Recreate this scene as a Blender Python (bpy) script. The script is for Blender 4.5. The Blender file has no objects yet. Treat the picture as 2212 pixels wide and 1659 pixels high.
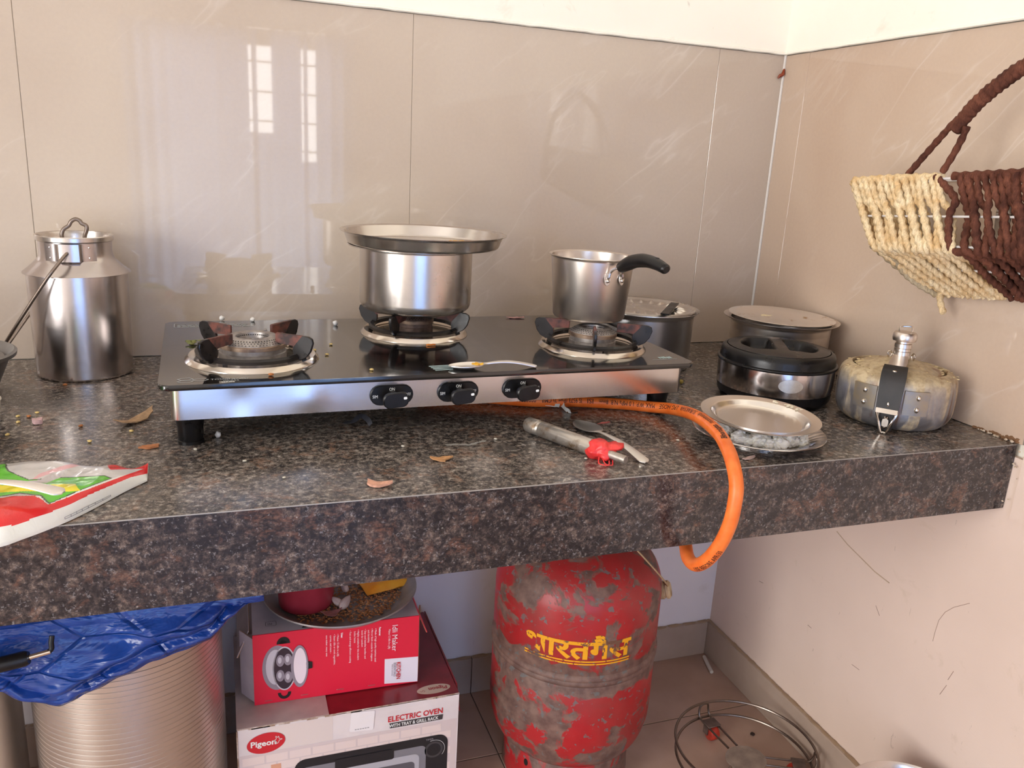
import bpy, bmesh, math, random
from math import sin, cos, pi, radians, sqrt, atan2, exp
from mathutils import Vector, Matrix, noise as mnoise

random.seed(7)
SC = bpy.context.scene
COL = SC.collection

# ------------------------------------------------------------------ camera, world, lights, exposure
# Counter top is z = 0, back wall y = 0, right wall x = 0; the floor is 0.7695 below.
FLOOR = -0.7695
CEIL = 1.95
CD = 0.666          # counter depth
cam_d = bpy.data.cameras.new('camera')
cam_d.sensor_fit = 'HORIZONTAL'
cam_d.sensor_width = 36.0
cam_d.lens = 36.0 * 1766.32 / 2212.0
cam_d.clip_start = 0.02
cam = bpy.data.objects.new('camera', cam_d)
COL.objects.link(cam)
cam.location = (-1.077353, -1.472299, 0.360078)
cam.rotation_euler = (1.299422, -0.054744, -0.334444)
SC.camera = cam

w = bpy.data.worlds.new('world')
SC.world = w
w.use_nodes = True
w.node_tree.nodes['Background'].inputs['Color'].default_value = (0.92, 0.96, 1.0, 1)
w.node_tree.nodes['Background'].inputs['Strength'].default_value = 1.5

def area(name, loc, target, sx, sy, power, color):
    d = bpy.data.lights.new(name, 'AREA')
    d.shape = 'RECTANGLE'
    d.size, d.size_y = sx, sy
    d.energy = power
    d.color = color
    o = bpy.data.objects.new(name, d)
    COL.objects.link(o)
    o.location = loc
    o.rotation_euler = (Vector(target) - Vector(loc)).to_track_quat('-Z', 'Z').to_euler()
    return o

# daylight behind the curtained window (behind the camera), plus two unseen fill lights added on the left
area('window_daylight', (-0.95, -2.98, 0.05), (-0.95, 0, 0.05), 1.0, 1.6, 54, (0.92, 0.95, 1.0))
area('side_fill_light', (-3.16, -1.95, 0.10), (0, -1.85, 0.12), 1.5, 1.7, 58, (1.0, 0.97, 0.95))  # soft fill from the left through an added opening
area('high_fill_light', (-3.16, -1.75, 1.42), (0, -1.5, 1.75), 2.1, 0.5, 42, (1.0, 0.98, 0.96))  # added fill, set high on the left out of view
SC.view_settings.view_transform = 'Standard'
SC.view_settings.look = 'None'
SC.view_settings.gamma = 1.0
SC.view_settings.use_curve_mapping = False
SC.view_settings.exposure = 0.11

# ------------------------------------------------------------------ helpers
def lin(c):
    return c / 12.92 if c <= 0.04045 else ((c + 0.055) / 1.055) ** 2.4

def rgb(r, g, b):
    return (lin(r / 255.0), lin(g / 255.0), lin(b / 255.0), 1.0)

class NT:
    """small node-graph builder"""
    def __init__(s, name):
        s.m = bpy.data.materials.new(name)
        s.m.use_nodes = True
        s.t = s.m.node_tree
        s.p = s.t.nodes['Principled BSDF']
    def n(s, typ, **kw):
        nd = s.t.nodes.new(typ)
        for k, v in kw.items():
            setattr(nd, k, v)
        return nd
    def link(s, a, b):
        s.t.links.new(a, b)
    def coord(s, kind='Object', scale=(1, 1, 1), rot=(0, 0, 0)):
        if kind == 'World':
            out = s.n('ShaderNodeNewGeometry').outputs['Position']
        else:
            out = s.n('ShaderNodeTexCoord').outputs[kind]
        mp = s.n('ShaderNodeMapping')
        mp.inputs['Scale'].default_value = scale
        mp.inputs['Rotation'].default_value = rot
        s.link(out, mp.inputs['Vector'])
        return mp.outputs['Vector']
    def noise(s, vec, scale, detail=4, rough=0.55, dist=0.0):
        nd = s.n('ShaderNodeTexNoise')
        nd.inputs['Scale'].default_value = scale
        nd.inputs['Detail'].default_value = detail
        nd.inputs['Roughness'].default_value = rough
        nd.inputs['Distortion'].default_value = dist
        s.link(vec, nd.inputs['Vector'])
        return nd.outputs['Fac']
    def voro(s, vec, scale, feature='F1'):
        nd = s.n('ShaderNodeTexVoronoi')
        nd.feature = feature
        nd.inputs['Scale'].default_value = scale
        s.link(vec, nd.inputs['Vector'])
        return nd
    def ramp(s, fac, stops, interp='LINEAR'):
        nd = s.n('ShaderNodeValToRGB')
        cr = nd.color_ramp
        cr.interpolation = interp
        while len(cr.elements) < len(stops):
            cr.elements.new(0.5)
        for e, (p, c) in zip(cr.elements, stops):
            e.position = p
            e.color = c if not isinstance(c, (int, float)) else (c, c, c, 1)
        s.link(fac, nd.inputs['Fac'])
        return nd.outputs['Color']
    def mix(s, fac, a, b, mode='MIX'):
        nd = s.n('ShaderNodeMix', data_type='RGBA', blend_type=mode)
        for sock, v in ((nd.inputs[0], fac), (nd.inputs[6], a), (nd.inputs[7], b)):
            if hasattr(v, 'is_linked'):
                s.link(v, sock)
            else:
                sock.default_value = v
        return nd.outputs[2]
    def math(s, op, a, b=0.0):
        nd = s.n('ShaderNodeMath', operation=op)
        for sock, v in ((nd.inputs[0], a), (nd.inputs[1], b)):
            if hasattr(v, 'is_linked'):
                s.link(v, sock)
            else:
                sock.default_value = v
        return nd.outputs[0]
    def bump(s, h, strength=0.2, dist=0.001):
        nd = s.n('ShaderNodeBump')
        nd.inputs['Strength'].default_value = strength
        nd.inputs['Distance'].default_value = dist
        s.link(h, nd.inputs['Height'])
        s.link(nd.outputs['Normal'], s.p.inputs['Normal'])
    def set(s, **kw):
        for k, v in kw.items():
            sock = s.p.inputs[k.replace('_', ' ')]
            if hasattr(v, 'is_linked'):
                s.link(v, sock)
            else:
                sock.default_value = v
        return s

PM = {}
def plain(r, g, b, rough=0.5, metal=0.0, spec=0.5, name=None):
    key = (r, g, b, rough, metal, spec)
    if key not in PM:
        q = NT(name or 'flat_%d_%d_%d' % (r, g, b))
        q.set(Base_Color=rgb(r, g, b), Roughness=rough, Metallic=metal)
        q.p.inputs['Specular IOR Level'].default_value = spec
        PM[key] = q.m
    return PM[key]

def speckled(name, a, b, scale=60, rough=0.5, lo=0.35, hi=0.65, metal=0.0, bump=0.0, stretch=(1, 1, 1), detail=5, coord='Object', r2=None):
    """two colours mixed by noise"""
    q = NT(name)
    v = q.coord(coord, stretch)
    f = q.noise(v, scale, detail)
    q.set(Base_Color=q.ramp(f, [(lo, rgb(*a)), (hi, rgb(*b))]), Metallic=metal)
    if r2 is None:
        q.set(Roughness=rough)
    else:
        q.set(Roughness=q.ramp(f, [(lo, rough), (hi, r2)]))
    if bump:
        q.bump(f, bump, 0.002)
    return q.m

def steel(name, col=(222, 216, 210), rough=0.2, r2=0.30, brush=(6, 6, 500), dull=(196, 188, 182), bump=0.03):
    q = NT(name)
    v = q.coord('Object', brush)
    f = q.noise(v, 1.0, 3)
    v2 = q.coord('Object')
    g = q.noise(v2, 14, 4, 0.55, 0.3)
    q.set(Metallic=1.0, Base_Color=q.mix(q.ramp(g, [(0.25, 0.0), (0.85, 1.0)]), rgb(*col), rgb(*dull)),
          Roughness=q.ramp(g, [(0.2, rough), (0.8, r2)]))
    q.bump(f, bump, 0.0006)
    return q.m

class MB:
    """collects geometry of ONE mesh object"""
    def __init__(s):
        s.v, s.f, s.m = [], [], []
    def add(s, verts, faces, mi=0):
        o = len(s.v)
        s.v += [tuple(p) for p in verts]
        for fc in faces:
            s.f.append([i + o for i in fc])
            s.m.append(mi)
        return s
    def box(s, c, d, mi=0, M=None):
        x, y, z = d[0] / 2, d[1] / 2, d[2] / 2
        vs = [Vector((a * x, b * y, e * z)) for a in (-1, 1) for b in (-1, 1) for e in (-1, 1)]
        if M is not None:
            vs = [M @ p for p in vs]
        vs = [p + Vector(c) for p in vs]
        return s.add(vs, [(0, 1, 3, 2), (4, 6, 7, 5), (0, 4, 5, 1), (2, 3, 7, 6), (0, 2, 6, 4), (1, 5, 7, 3)], mi)
    def bbox(s, c, d, r=0.003, mi=0, M=None, seg=1):
        """box with rounded edges"""
        bm = bmesh.new()
        bmesh.ops.create_cube(bm, size=1.0)
        for p in bm.verts:
            p.co = Vector((p.co.x * d[0], p.co.y * d[1], p.co.z * d[2]))
        bmesh.ops.bevel(bm, geom=list(bm.edges), offset=r, segments=seg, affect='EDGES', profile=0.5)
        return s.frombm(bm, c, mi, M)
    def frombm(s, bm, c=(0, 0, 0), mi=0, M=None):
        bm.verts.ensure_lookup_table()
        bm.verts.index_update()
        vs = [((M @ p.co) if M is not None else p.co) + Vector(c) for p in bm.verts]
        s.add(vs, [[p.index for p in fc.verts] for fc in bm.faces], mi)
        bm.free()
        return s
    def lathe(s, prof, c=(0, 0, 0), seg=64, mi=0, M=None, closed=False):
        """prof: (r, z) list; r == 0 closes with a pole"""
        o = []
        vs, fs = [], []
        for r, z in prof:
            if abs(r) < 1e-7:
                o.append((len(vs), 1))
                vs.append(Vector((0, 0, z)))
            else:
                o.append((len(vs), seg))
                vs += [Vector((r * cos(2 * pi * k / seg), r * sin(2 * pi * k / seg), z)) for k in range(seg)]
        n = len(prof)
        for i in range(n if closed else n - 1):
            a, na = o[i]
            b, nb = o[(i + 1) % n]
            for k in range(seg):
                k2 = (k + 1) % seg
                if na == 1 and nb == 1:
                    continue
                if na == 1:
                    fs.append((a, b + k2, b + k))
                elif nb == 1:
                    fs.append((a + k, a + k2, b))
                else:
                    fs.append((a + k, a + k2, b + k2, b + k))
        if M is not None:
            vs = [M @ p for p in vs]
        return s.add([p + Vector(c) for p in vs], fs, mi)
    def tube(s, path, r, seg=10, closed=False, mi=0, flat=1.0, up=None):
        P = [Vector(p) for p in path]
        n = len(P)
        rr = r if isinstance(r, (list, tuple)) else [r] * n
        T = []
        for i in range(n):
            a = P[(i - 1) % n] if (closed or i > 0) else P[i]
            b = P[(i + 1) % n] if (closed or i < n - 1) else P[i]
            T.append((b - a).normalized())
        ref = Vector(up) if up is not None else (Vector((0, 0, 1)) if abs(T[0].z) < 0.9 else Vector((1, 0, 0)))
        N = (ref - T[0] * ref.dot(T[0])).normalized()
        vs, fs = [], []
        for i in range(n):
            N = (N - T[i] * N.dot(T[i]))
            N = N.normalized() if N.length > 1e-9 else T[i].orthogonal().normalized()
            B = T[i].cross(N)
            for k in range(seg):
                a = 2 * pi * k / seg
                vs.append(P[i] + (N * cos(a) + B * sin(a) * flat) * rr[i])
        for i in range(n if closed else n - 1):
            j = (i + 1) % n
            for k in range(seg):
                k2 = (k + 1) % seg
                fs.append((i * seg + k, i * seg + k2, j * seg + k2, j * seg + k))
        if not closed:
            fs.append([k for k in range(seg)][::-1])
            fs.append([(n - 1) * seg + k for k in range(seg)])
        return s.add(vs, fs, mi)
    def prism(s, poly, h, M=None, c=(0, 0, 0), mi=0, bev=0.0):
        """2D outline in local xy extruded from z=0 to h"""
        n = len(poly)
        ar = sum(poly[i][0] * poly[(i + 1) % n][1] - poly[(i + 1) % n][0] * poly[i][1] for i in range(n))
        if ar < 0:
            poly = poly[::-1]
        bm = bmesh.new()
        a = [bm.verts.new((p[0], p[1], 0)) for p in poly]
        b = [bm.verts.new((p[0], p[1], h)) for p in poly]
        bm.faces.new(a[::-1])
        bm.faces.new(b)
        for i in range(n):
            bm.faces.new((a[i], a[(i + 1) % n], b[(i + 1) % n], b[i]))
        if bev:
            es = [e for e in bm.edges if abs(e.verts[0].co.z - e.verts[1].co.z) < 1e-6]
            bmesh.ops.bevel(bm, geom=es, offset=bev, segments=1, affect='EDGES', profile=0.5)
        big = [f for f in bm.faces if len(f.verts) > 4]
        bmesh.ops.triangulate(bm, faces=big)
        return s.frombm(bm, c, mi, M)
    def ball(s, c, r, mi=0, sub=2, sc=(1, 1, 1), M=None, jit=0.0):
        bm = bmesh.new()
        bmesh.ops.create_icosphere(bm, subdivisions=sub, radius=r)
        for p in bm.verts:
            if jit:
                p.co *= 1 + jit * mnoise.noise(p.co / r * 1.7 + Vector(c) * 91)
            p.co = Vector((p.co.x * sc[0], p.co.y * sc[1], p.co.z * sc[2]))
        return s.frombm(bm, c, mi, M)
    def build(s, name, mats, parent=None, loc=None, rot=None, sharp=40, smooth=True):
        me = bpy.data.meshes.new(name)
        me.from_pydata(s.v, [], s.f)
        for mm in (mats if isinstance(mats, (list, tuple)) else [mats]):
            me.materials.append(mm)
        me.polygons.foreach_set('material_index', s.m)
        me.update()
        bm = bmesh.new()
        bm.from_mesh(me)
        bmesh.ops.recalc_face_normals(bm, faces=bm.faces)
        bm.to_mesh(me)
        bm.free()
        if smooth:
            me.shade_smooth()
            me.set_sharp_from_angle(angle=radians(sharp))
        o = bpy.data.objects.new(name, me)
        COL.objects.link(o)
        if parent is not None:
            o.parent = parent
        if loc is not None:
            o.location = loc
        if rot is not None:
            o.rotation_euler = rot
        return o

def tag(o, label=None, cat=None, group=None, kind=None):
    if label:
        o['label'] = label
    if cat:
        o['category'] = cat
    if group:
        o['group'] = group
    if kind:
        o['kind'] = kind
    return o

def thing(name, label, cat, loc=(0, 0, 0), rz=0.0, group=None, rot=None):
    o = bpy.data.objects.new(name, None)
    o.empty_display_size = 0.02
    COL.objects.link(o)
    o.location = loc
    o.rotation_euler = rot if rot is not None else (0, 0, rz)
    return tag(o, label, cat, group)

def copy_tree(o, parent=None):
    c = o.copy()
    COL.objects.link(c)
    if parent is not None:
        c.parent = parent
    for ch in [x for x in o.children]:
        copy_tree(ch, c)
    return c

def arc(cx, cy, r, a0, a1, n=8):
    return [(cx + r * cos(a0 + (a1 - a0) * i / n), cy + r * sin(a0 + (a1 - a0) * i / n)) for i in range(n + 1)]

def rrect(w_, h_, r, n=6, cx=0, cy=0):
    x, y = w_ / 2 - r, h_ / 2 - r
    return (arc(cx + x, cy + y, r, 0, pi / 2, n) + arc(cx - x, cy + y, r, pi / 2, pi, n)
            + arc(cx - x, cy - y, r, pi, 1.5 * pi, n) + arc(cx + x, cy - y, r, 1.5 * pi, 2 * pi, n))

def ell(cx, cy, a, b, n=40, rot=0.0):
    return [(cx + a * cos(t) * cos(rot) - b * sin(t) * sin(rot), cy + a * cos(t) * sin(rot) + b * sin(t) * cos(rot))
            for t in (2 * pi * k / n for k in range(n))]

def smooth_path(pts, per=8, closed=False):
    """Catmull-Rom through 3D points"""
    P = [Vector(p) for p in pts]
    n = len(P)
    out = []
    rng = range(n if closed else n - 1)
    for i in rng:
        p0 = P[(i - 1) % n] if (closed or i > 0) else P[0] * 2 - P[1]
        p1, p2 = P[i], P[(i + 1) % n]
        p3 = P[(i + 2) % n] if (closed or i + 2 < n) else P[-1] * 2 - P[-2]
        for k in range(per):
            t = k / per
            out.append(0.5 * (2 * p1 + (p2 - p0) * t + (2 * p0 - 5 * p1 + 4 * p2 - p3) * t * t + (3 * p1 - p0 - 3 * p2 + p3) * t ** 3))
    if not closed:
        out.append(P[-1])
    return out

def fillet(prof, radii, n=5):
    """round the inner corners of an (r, z) profile"""
    out = [prof[0]]
    for i in range(1, len(prof) - 1):
        a, b, c = Vector(prof[i - 1]), Vector(prof[i]), Vector(prof[i + 1])
        r = radii.get(i, 0)
        if not r:
            out.append(tuple(b))
            continue
        u, v = (a - b).normalized(), (c - b).normalized()
        p, q = b + u * r, b + v * r
        for k in range(n + 1):
            t = k / n
            out.append(tuple(p * (1 - t) ** 2 + b * 2 * t * (1 - t) + q * t * t))
    out.append(prof[-1])
    return out

# ---- lettering as flat mesh
def text2d(s, size=1.0, bold=0.0, align='LEFT', shear=0.0, space=1.0):
    cu = bpy.data.curves.new('t', 'FONT')
    cu.body = s
    cu.size = size
    cu.offset = bold
    cu.shear = shear
    cu.space_character = space
    cu.align_x = align
    cu.resolution_u = 2
    ob = bpy.data.objects.new('t', cu)
    me = bpy.data.meshes.new_from_object(ob)
    vs = [(p.co.x, p.co.y) for p in me.vertices]
    fs = [list(p.vertices) for p in me.polygons]
    bpy.data.objects.remove(ob)
    bpy.data.curves.remove(cu)
    bpy.data.meshes.remove(me)
    return vs, fs

class Print:
    """flat artwork on a plane: origin, x direction, y direction; layers lie 0.25 mm apart"""
    def __init__(s, org, ex, ey):
        s.o, s.x, s.y = Vector(org), Vector(ex).normalized(), Vector(ey).normalized()
        s.n = s.x.cross(s.y).normalized()
        s.mb = MB()
        s.mats = []
        s.layer = 1
    def mi(s, m):
        if m not in s.mats:
            s.mats.append(m)
        return s.mats.index(m)
    def P(s, p):
        return s.o + s.x * p[0] + s.y * p[1] + s.n * (0.00025 * s.layer)
    def poly(s, pts, m):
        bm = bmesh.new()
        f = bm.faces.new([bm.verts.new((p[0], p[1], 0)) for p in pts])
        bmesh.ops.triangulate(bm, faces=[f])
        bm.verts.index_update()
        s.mb.add([s.P(p.co) for p in bm.verts], [[p.index for p in fc.verts] for fc in bm.faces], s.mi(m))
        bm.free()
        return s
    def rect(s, x0, y0, x1, y1, m):
        return s.poly([(x0, y0), (x1, y0), (x1, y1), (x0, y1)], m)
    def line(s, pts, wd, m, closed=False):
        n = len(pts)
        for i in range(n if closed else n - 1):
            a, b = Vector(pts[i]), Vector(pts[(i + 1) % n])
            d = (b - a)
            if d.length < 1e-9:
                continue
            e = Vector((-d.y, d.x)).normalized() * wd / 2
            s.mb.add([s.P(a + e), s.P(a - e), s.P(b - e), s.P(b + e)], [(0, 1, 2, 3)], s.mi(m))
        return s
    def text(s, st, x, y, size, m, bold=0.0, rot=0.0, align='LEFT', sx=1.0, shear=0.0, space=1.0):
        vs, fs = text2d(st, size, bold, align, shear, space)
        c, q = cos(rot), sin(rot)
        s.mb.add([s.P((x + a * sx * c - b * q, y + a * sx * q + b * c)) for a, b in vs], fs, s.mi(m))
        return s
    def up(s):
        s.layer += 1
        return s
    def build(s, name, parent):
        return s.mb.build(name, s.mats, parent, smooth=False)

# ------------------------------------------------------------------ materials
def m_tile(name, a, b, side=False):
    q = NT(name)
    v = q.coord('World', (1.0, 1.0, 1.0), (0.0, 0.0, 0.0))
    big = q.noise(v, 2.2, 3, 0.5, 0.4)
    fine = q.noise(v, 160, 3)
    base = q.mix(q.ramp(big, [(0.35, 0.0), (0.65, 1.0)]), rgb(*a), rgb(*b))
    base = q.mix(0.035, base, q.ramp(fine, [(0.3, rgb(120, 108, 96)), (0.7, rgb(235, 225, 212))]), 'OVERLAY')
    v2 = q.coord('World', (1, 1, 1), (0.75, 0, 0) if side else (0, 0.75, 0))
    mp = q.n('ShaderNodeMapping')
    mp.inputs['Scale'].default_value = (1.0, 0.55, 2.6) if side else (0.55, 1.0, 2.6)
    q.link(v2, mp.inputs['Vector'])
    n1 = q.noise(mp.outputs['Vector'], 2.6, 4, 0.55, 0.25)
    d = q.math('ABSOLUTE', q.math('SUBTRACT', n1, 0.5))
    vein = q.ramp(d, [(0.0, 1.0), (0.006, 0.30), (0.018, 0.0)])
    gate = q.ramp(q.noise(v, 3.6, 2), [(0.44, 0.0), (0.62, 1.0)])
    fac = q.math('MULTIPLY', q.math('MULTIPLY', vein, gate), 0.25)
    q.set(Base_Color=q.mix(fac, base, rgb(238, 230, 222)), Roughness=0.028)
    q.p.inputs['Specular IOR Level'].default_value = 0.42
    q.bump(q.noise(v, 5.0, 2), 0.004, 0.004)
    return q.m

def m_granite(name, worn=False):
    q = NT(name)
    v = q.coord('World', (1, 1, 1))
    big = q.noise(v, 15, 4, 0.6, 0.9)
    n1 = q.noise(v, 115, 8, 0.78, 0.15)
    n2 = q.noise(q.coord('World', (1.0, 1.0, 2.2), (0.6, 0.3, 0.9)), 150, 6, 0.7, 0.2)
    if worn:      # top slab paler and greyer: its brighter light and dust painted in
        st = [(0.30, rgb(22, 20, 22)), (0.43, rgb(58, 53, 52)), (0.51, rgb(106, 97, 90)), (0.59, rgb(152, 142, 132)), (0.70, rgb(212, 206, 198))]
    else:
        st = [(0.30, rgb(13, 12, 16)), (0.44, rgb(33, 31, 35)), (0.53, rgb(64, 56, 54)), (0.61, rgb(104, 90, 82)), (0.74, rgb(156, 144, 134))]
    base = q.ramp(n1, st)
    rust = q.math('MULTIPLY', q.ramp(q.noise(v, 27, 5, 0.62, 1.2), [(0.53, 0.0), (0.64, 1.0)]), q.ramp(n2, [(0.40, 0.15), (0.58, 1.0)]))
    base = q.mix(q.math('MULTIPLY', rust, 0.55), base, rgb(150, 112, 88) if worn else rgb(124, 86, 68))
    dark = q.math('MULTIPLY', q.ramp(big, [(0.40, 1.0), (0.56, 0.0)]), q.ramp(n2, [(0.42, 1.0), (0.60, 0.1)]))
    base = q.mix(q.math('MULTIPLY', dark, 0.78 if worn else 0.80), base, rgb(27, 25, 28) if worn else rgb(19, 19, 25))
    grey = q.ramp(q.noise(v, 250, 5, 0.7, 0.1), [(0.585, 0.0), (0.64, 1.0)])
    base = q.mix(q.math('MULTIPLY', grey, 0.6), base, rgb(178, 170, 162) if worn else rgb(134, 130, 130))
    fl = q.voro(v, 150)
    near = q.ramp(fl.outputs['Distance'], [(0.08, 1.0), (0.20, 0.0)])
    sel = q.ramp(q.noise(fl.outputs['Position'], 700, 1), [(0.62, 0.0), (0.68, 1.0)])
    base = q.mix(q.math('MULTIPLY', q.math('MULTIPLY', near, sel), 0.5), base, rgb(184, 178, 168))
    rr = q.noise(v, 9, 4)
    q.set(Base_Color=base, Roughness=q.ramp(rr, [(0.35, 0.16), (0.7, 0.32)] if worn else [(0.35, 0.12), (0.7, 0.26)]))
    q.p.inputs['Specular IOR Level'].default_value = 0.62
    q.bump(n1, 0.05, 0.0006)
    return q.m

def m_plaster(name, a, b, dirt=(170, 150, 110), amt=0.25):
    q = NT(name)
    v = q.coord('World')
    f = q.noise(v, 3.0, 4)
    base = q.ramp(f, [(0.35, rgb(*a)), (0.7, rgb(*b))])
    st = q.ramp(q.noise(v, 14, 6, 0.65, 0.5), [(0.62, 0.0), (0.78, 1.0)])
    sc = q.ramp(q.noise(q.coord('World', (40, 40, 12), (0.4, 0.5, 0.3)), 2.3, 4, 0.6, 1.0), [(0.70, 0.0), (0.73, 1.0)])
    base = q.mix(q.math('MULTIPLY', st, amt), base, rgb(*dirt))
    base = q.mix(q.math('MULTIPLY', sc, amt * 0.9), base, rgb(120, 96, 78))
    q.set(Base_Color=base, Roughness=0.75)
    q.p.inputs['Specular IOR Level'].default_value = 0.25
    q.bump(q.noise(q.coord('World', (1, 1, 6)), 60, 4), 0.15, 0.001)
    return q.m

M_TILE = m_tile('beige_glazed_tile', (188, 171, 155), (199, 184, 168))
M_TILE_R = m_tile('beige_glazed_tile_side', (192, 168, 148), (204, 184, 165), True)
M_GRANITE = m_granite('polished_brown_granite')
M_GRANITE_TOP = m_granite('lit_worn_granite', True)
M_PLASTER = m_plaster('cream_plaster', (246, 240, 226), (252, 246, 232))
M_PLASTER_LOW = m_plaster('white_low_wall_paint', (236, 230, 230), (242, 236, 234), amt=0.18)
M_PLASTER_LOWR = m_plaster('pinkish_low_wall_paint', (222, 200, 184), (230, 208, 192), amt=0.3)
M_FLOORT = speckled('greige_floor_tile', (168, 138, 120), (182, 152, 134), 9, 0.3, coord='World')
M_GROUT = plain(96, 82, 70, 0.9)
M_JOINT = plain(128, 122, 110, 0.9)
M_SKIRT = speckled('greige_skirting', (168, 148, 132), (182, 162, 146), 7, 0.22, coord='World')
M_CEIL = plain(240, 236, 228, 0.9)
M_ROOM = plain(216, 211, 206, 0.85)

M_STEEL = steel('brushed_steel')
M_STEEL_CAN = steel('can_steel', (206, 198, 196), 0.2, 0.28, (4, 4, 300), (184, 176, 174))
M_STEEL_DIRTY = steel('used_steel', (234, 226, 218), 0.26, 0.36, (5, 5, 420), (200, 188, 178))
M_STEEL_PANEL = steel('panel_steel', (216, 208, 204), 0.20, 0.24, (900, 900, 30), (206, 198, 194), 0.05)
M_CHROME = plain(222, 214, 204, 0.12, 1.0, name='chrome')
M_SPOON = steel('spoon_steel', (246, 243, 240), 0.38, 0.46, (40, 40, 40), (226, 220, 214), 0.02)
M_CHROME_D = steel('worn_chrome', (222, 217, 212), 0.12, 0.22, (40, 40, 40), (190, 174, 152), 0.02)
M_WIRE = steel('old_wire', (158, 146, 136), 0.3, 0.45, (60, 60, 60), (110, 94, 82), 0.03)
M_ALU = steel('dull_aluminium', (158, 156, 154), 0.42, 0.6, (9, 9, 90), (104, 100, 98), 0.12)
M_BLACK = speckled('black_plastic', (14, 13, 14), (22, 20, 21), 30, 0.26, r2=0.4)
M_BLACK.node_tree.nodes['Principled BSDF'].inputs['Specular IOR Level'].default_value = 0.36
M_BLACK_MATT = speckled('black_matt', (22, 20, 20), (36, 31, 30), 50, 0.5)
M_ENAMEL = speckled('black_enamel', (20, 18, 18), (34, 28, 27), 60, 0.25, r2=0.45)
M_RUST = speckled('rusty_cast_iron', (52, 36, 34), (112, 62, 50), 75, 0.6, 0.38, 0.62, bump=0.4)
M_BURN = speckled('burner_brass', (112, 92, 80), (164, 142, 120), 50, 0.42, metal=0.7, r2=0.6)
M_BURN_CAP = speckled('burner_cap_alloy', (128, 122, 120), (172, 166, 162), 60, 0.42, metal=0.7)
M_BURN_DARK = speckled('sooty_burner', (66, 54, 50), (120, 100, 90), 60, 0.55, metal=0.5)
M_HOLE = plain(14, 12, 12, 0.9)
M_WHITEINK = plain(226, 226, 222, 0.6, name='white_print')
M_GREYINK = plain(176, 180, 180, 0.6, name='grey_print')
M_BLACKINK = plain(26, 22, 22, 0.7, name='black_print')
M_REDINK = plain(196, 34, 44, 0.55, name='red_print')
M_CARD = speckled('brown_cardboard', (150, 112, 78), (176, 138, 100), 40, 0.85)

def m_glass_top():
    q = NT('black_toughened_glass')
    v = q.coord('Object')
    sm = q.noise(v, 11, 6, 0.65, 0.8)
    fine = q.noise(q.coord('Object', (1, 2.6, 1)), 95, 5, 0.7, 0.8)
    dust = q.math('MULTIPLY', q.ramp(fine, [(0.56, 0.0), (0.70, 1.0)]), q.ramp(sm, [(0.42, 0.0), (0.6, 1.0)]))
    q.set(Base_Color=q.mix(q.math('MULTIPLY', dust, 0.18), rgb(11, 10, 11), rgb(120, 110, 102)),
          Roughness=q.ramp(sm, [(0.35, 0.07), (0.68, 0.22)]))
    q.p.inputs['IOR'].default_value = 1.62
    q.p.inputs['Coat Weight'].default_value = 0.7
    q.p.inputs['Coat Roughness'].default_value = 0.05
    return q.m
M_GLASS = m_glass_top()

# ------------------------------------------------------------------ the setting
def struct(name, mb, mats, parent=None, **kw):
    o = mb.build(name, mats, parent, **kw)
    if parent is None:
        o['kind'] = 'structure'
    return o

XL, YF = -3.05, -2.85        # left wall, front wall (behind the camera)
TT = 0.5832                  # top of the tile band

# back wall: plaster body, proud above the tile band; tiles are set into it
mb = MB()
mb.box(((XL) / 2, 0.06, (FLOOR + CEIL) / 2), (-XL + 0.3, 0.10, CEIL - FLOOR))
mb.box((XL / 2, 0.002, (TT + 0.002 + CEIL) / 2), (-XL, 0.014, CEIL - TT - 0.002))
# rough lower lip of the plaster
lip = []
for i in range(140):
    x = XL + (-XL) * i / 139
    lip.append((x, -0.004, TT + 0.003 + 0.0016 * mnoise.noise((x * 30, 0, 0))))
mb.tube(lip, 0.0032, 6)
wall_back = struct('wall_back', mb, M_PLASTER)
mb = MB()
mb.box((XL / 2, 0.004, (FLOOR + 0.0) / 2 - 0.01), (-XL, 0.008, -FLOOR - 0.02))
mb.build('lower_paint', M_PLASTER_LOW, wall_back)

def tile_mesh(wd, ht, t=0.008, axis='y'):
    q = MB()
    q.bbox((0, 0, 0), (wd, t, ht) if axis == 'y' else (t, wd, ht), 0.0006, seg=1)
    return q
xs = [0.0, -0.1516, -0.7543, -1.3517, -1.9517, -2.5517, XL]
full = None
for i in range(len(xs) - 1):
    x1, x0 = xs[i] - 0.0003, xs[i + 1] + 0.0003
    wd = x1 - x0
    mb = tile_mesh(wd, TT - 0.001)
    mb.build('tile', M_TILE, wall_back, loc=((x0 + x1) / 2, 0.004, TT / 2), sharp=30)
mb = MB()
mb.box((XL / 2, 0.0040, TT / 2), (-XL, 0.0062, TT - 0.002))
mb.build('tile_grout', M_JOINT, wall_back)

# right wall
mb = MB()
mb.box((0.06, YF / 2, (FLOOR + CEIL) / 2), (0.10, -YF + 0.3, CEIL - FLOOR))
mb.box((0.002, YF / 2, (TT + 0.002 + CEIL) / 2), (0.014, -YF, CEIL - TT - 0.002))
lip = []
for i in range(140):
    y = YF * i / 139
    lip.append((-0.004, y, TT + 0.003 + 0.0012 * mnoise.noise((y * 30, 3, 0))))
mb.tube(lip, 0.003, 6)
wall_right = struct('wall_right', mb, M_PLASTER)
mb = MB()
mb.box((0.004, YF / 2, FLOOR / 2 - 0.01), (0.008, -YF, -FLOOR - 0.02))
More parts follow.
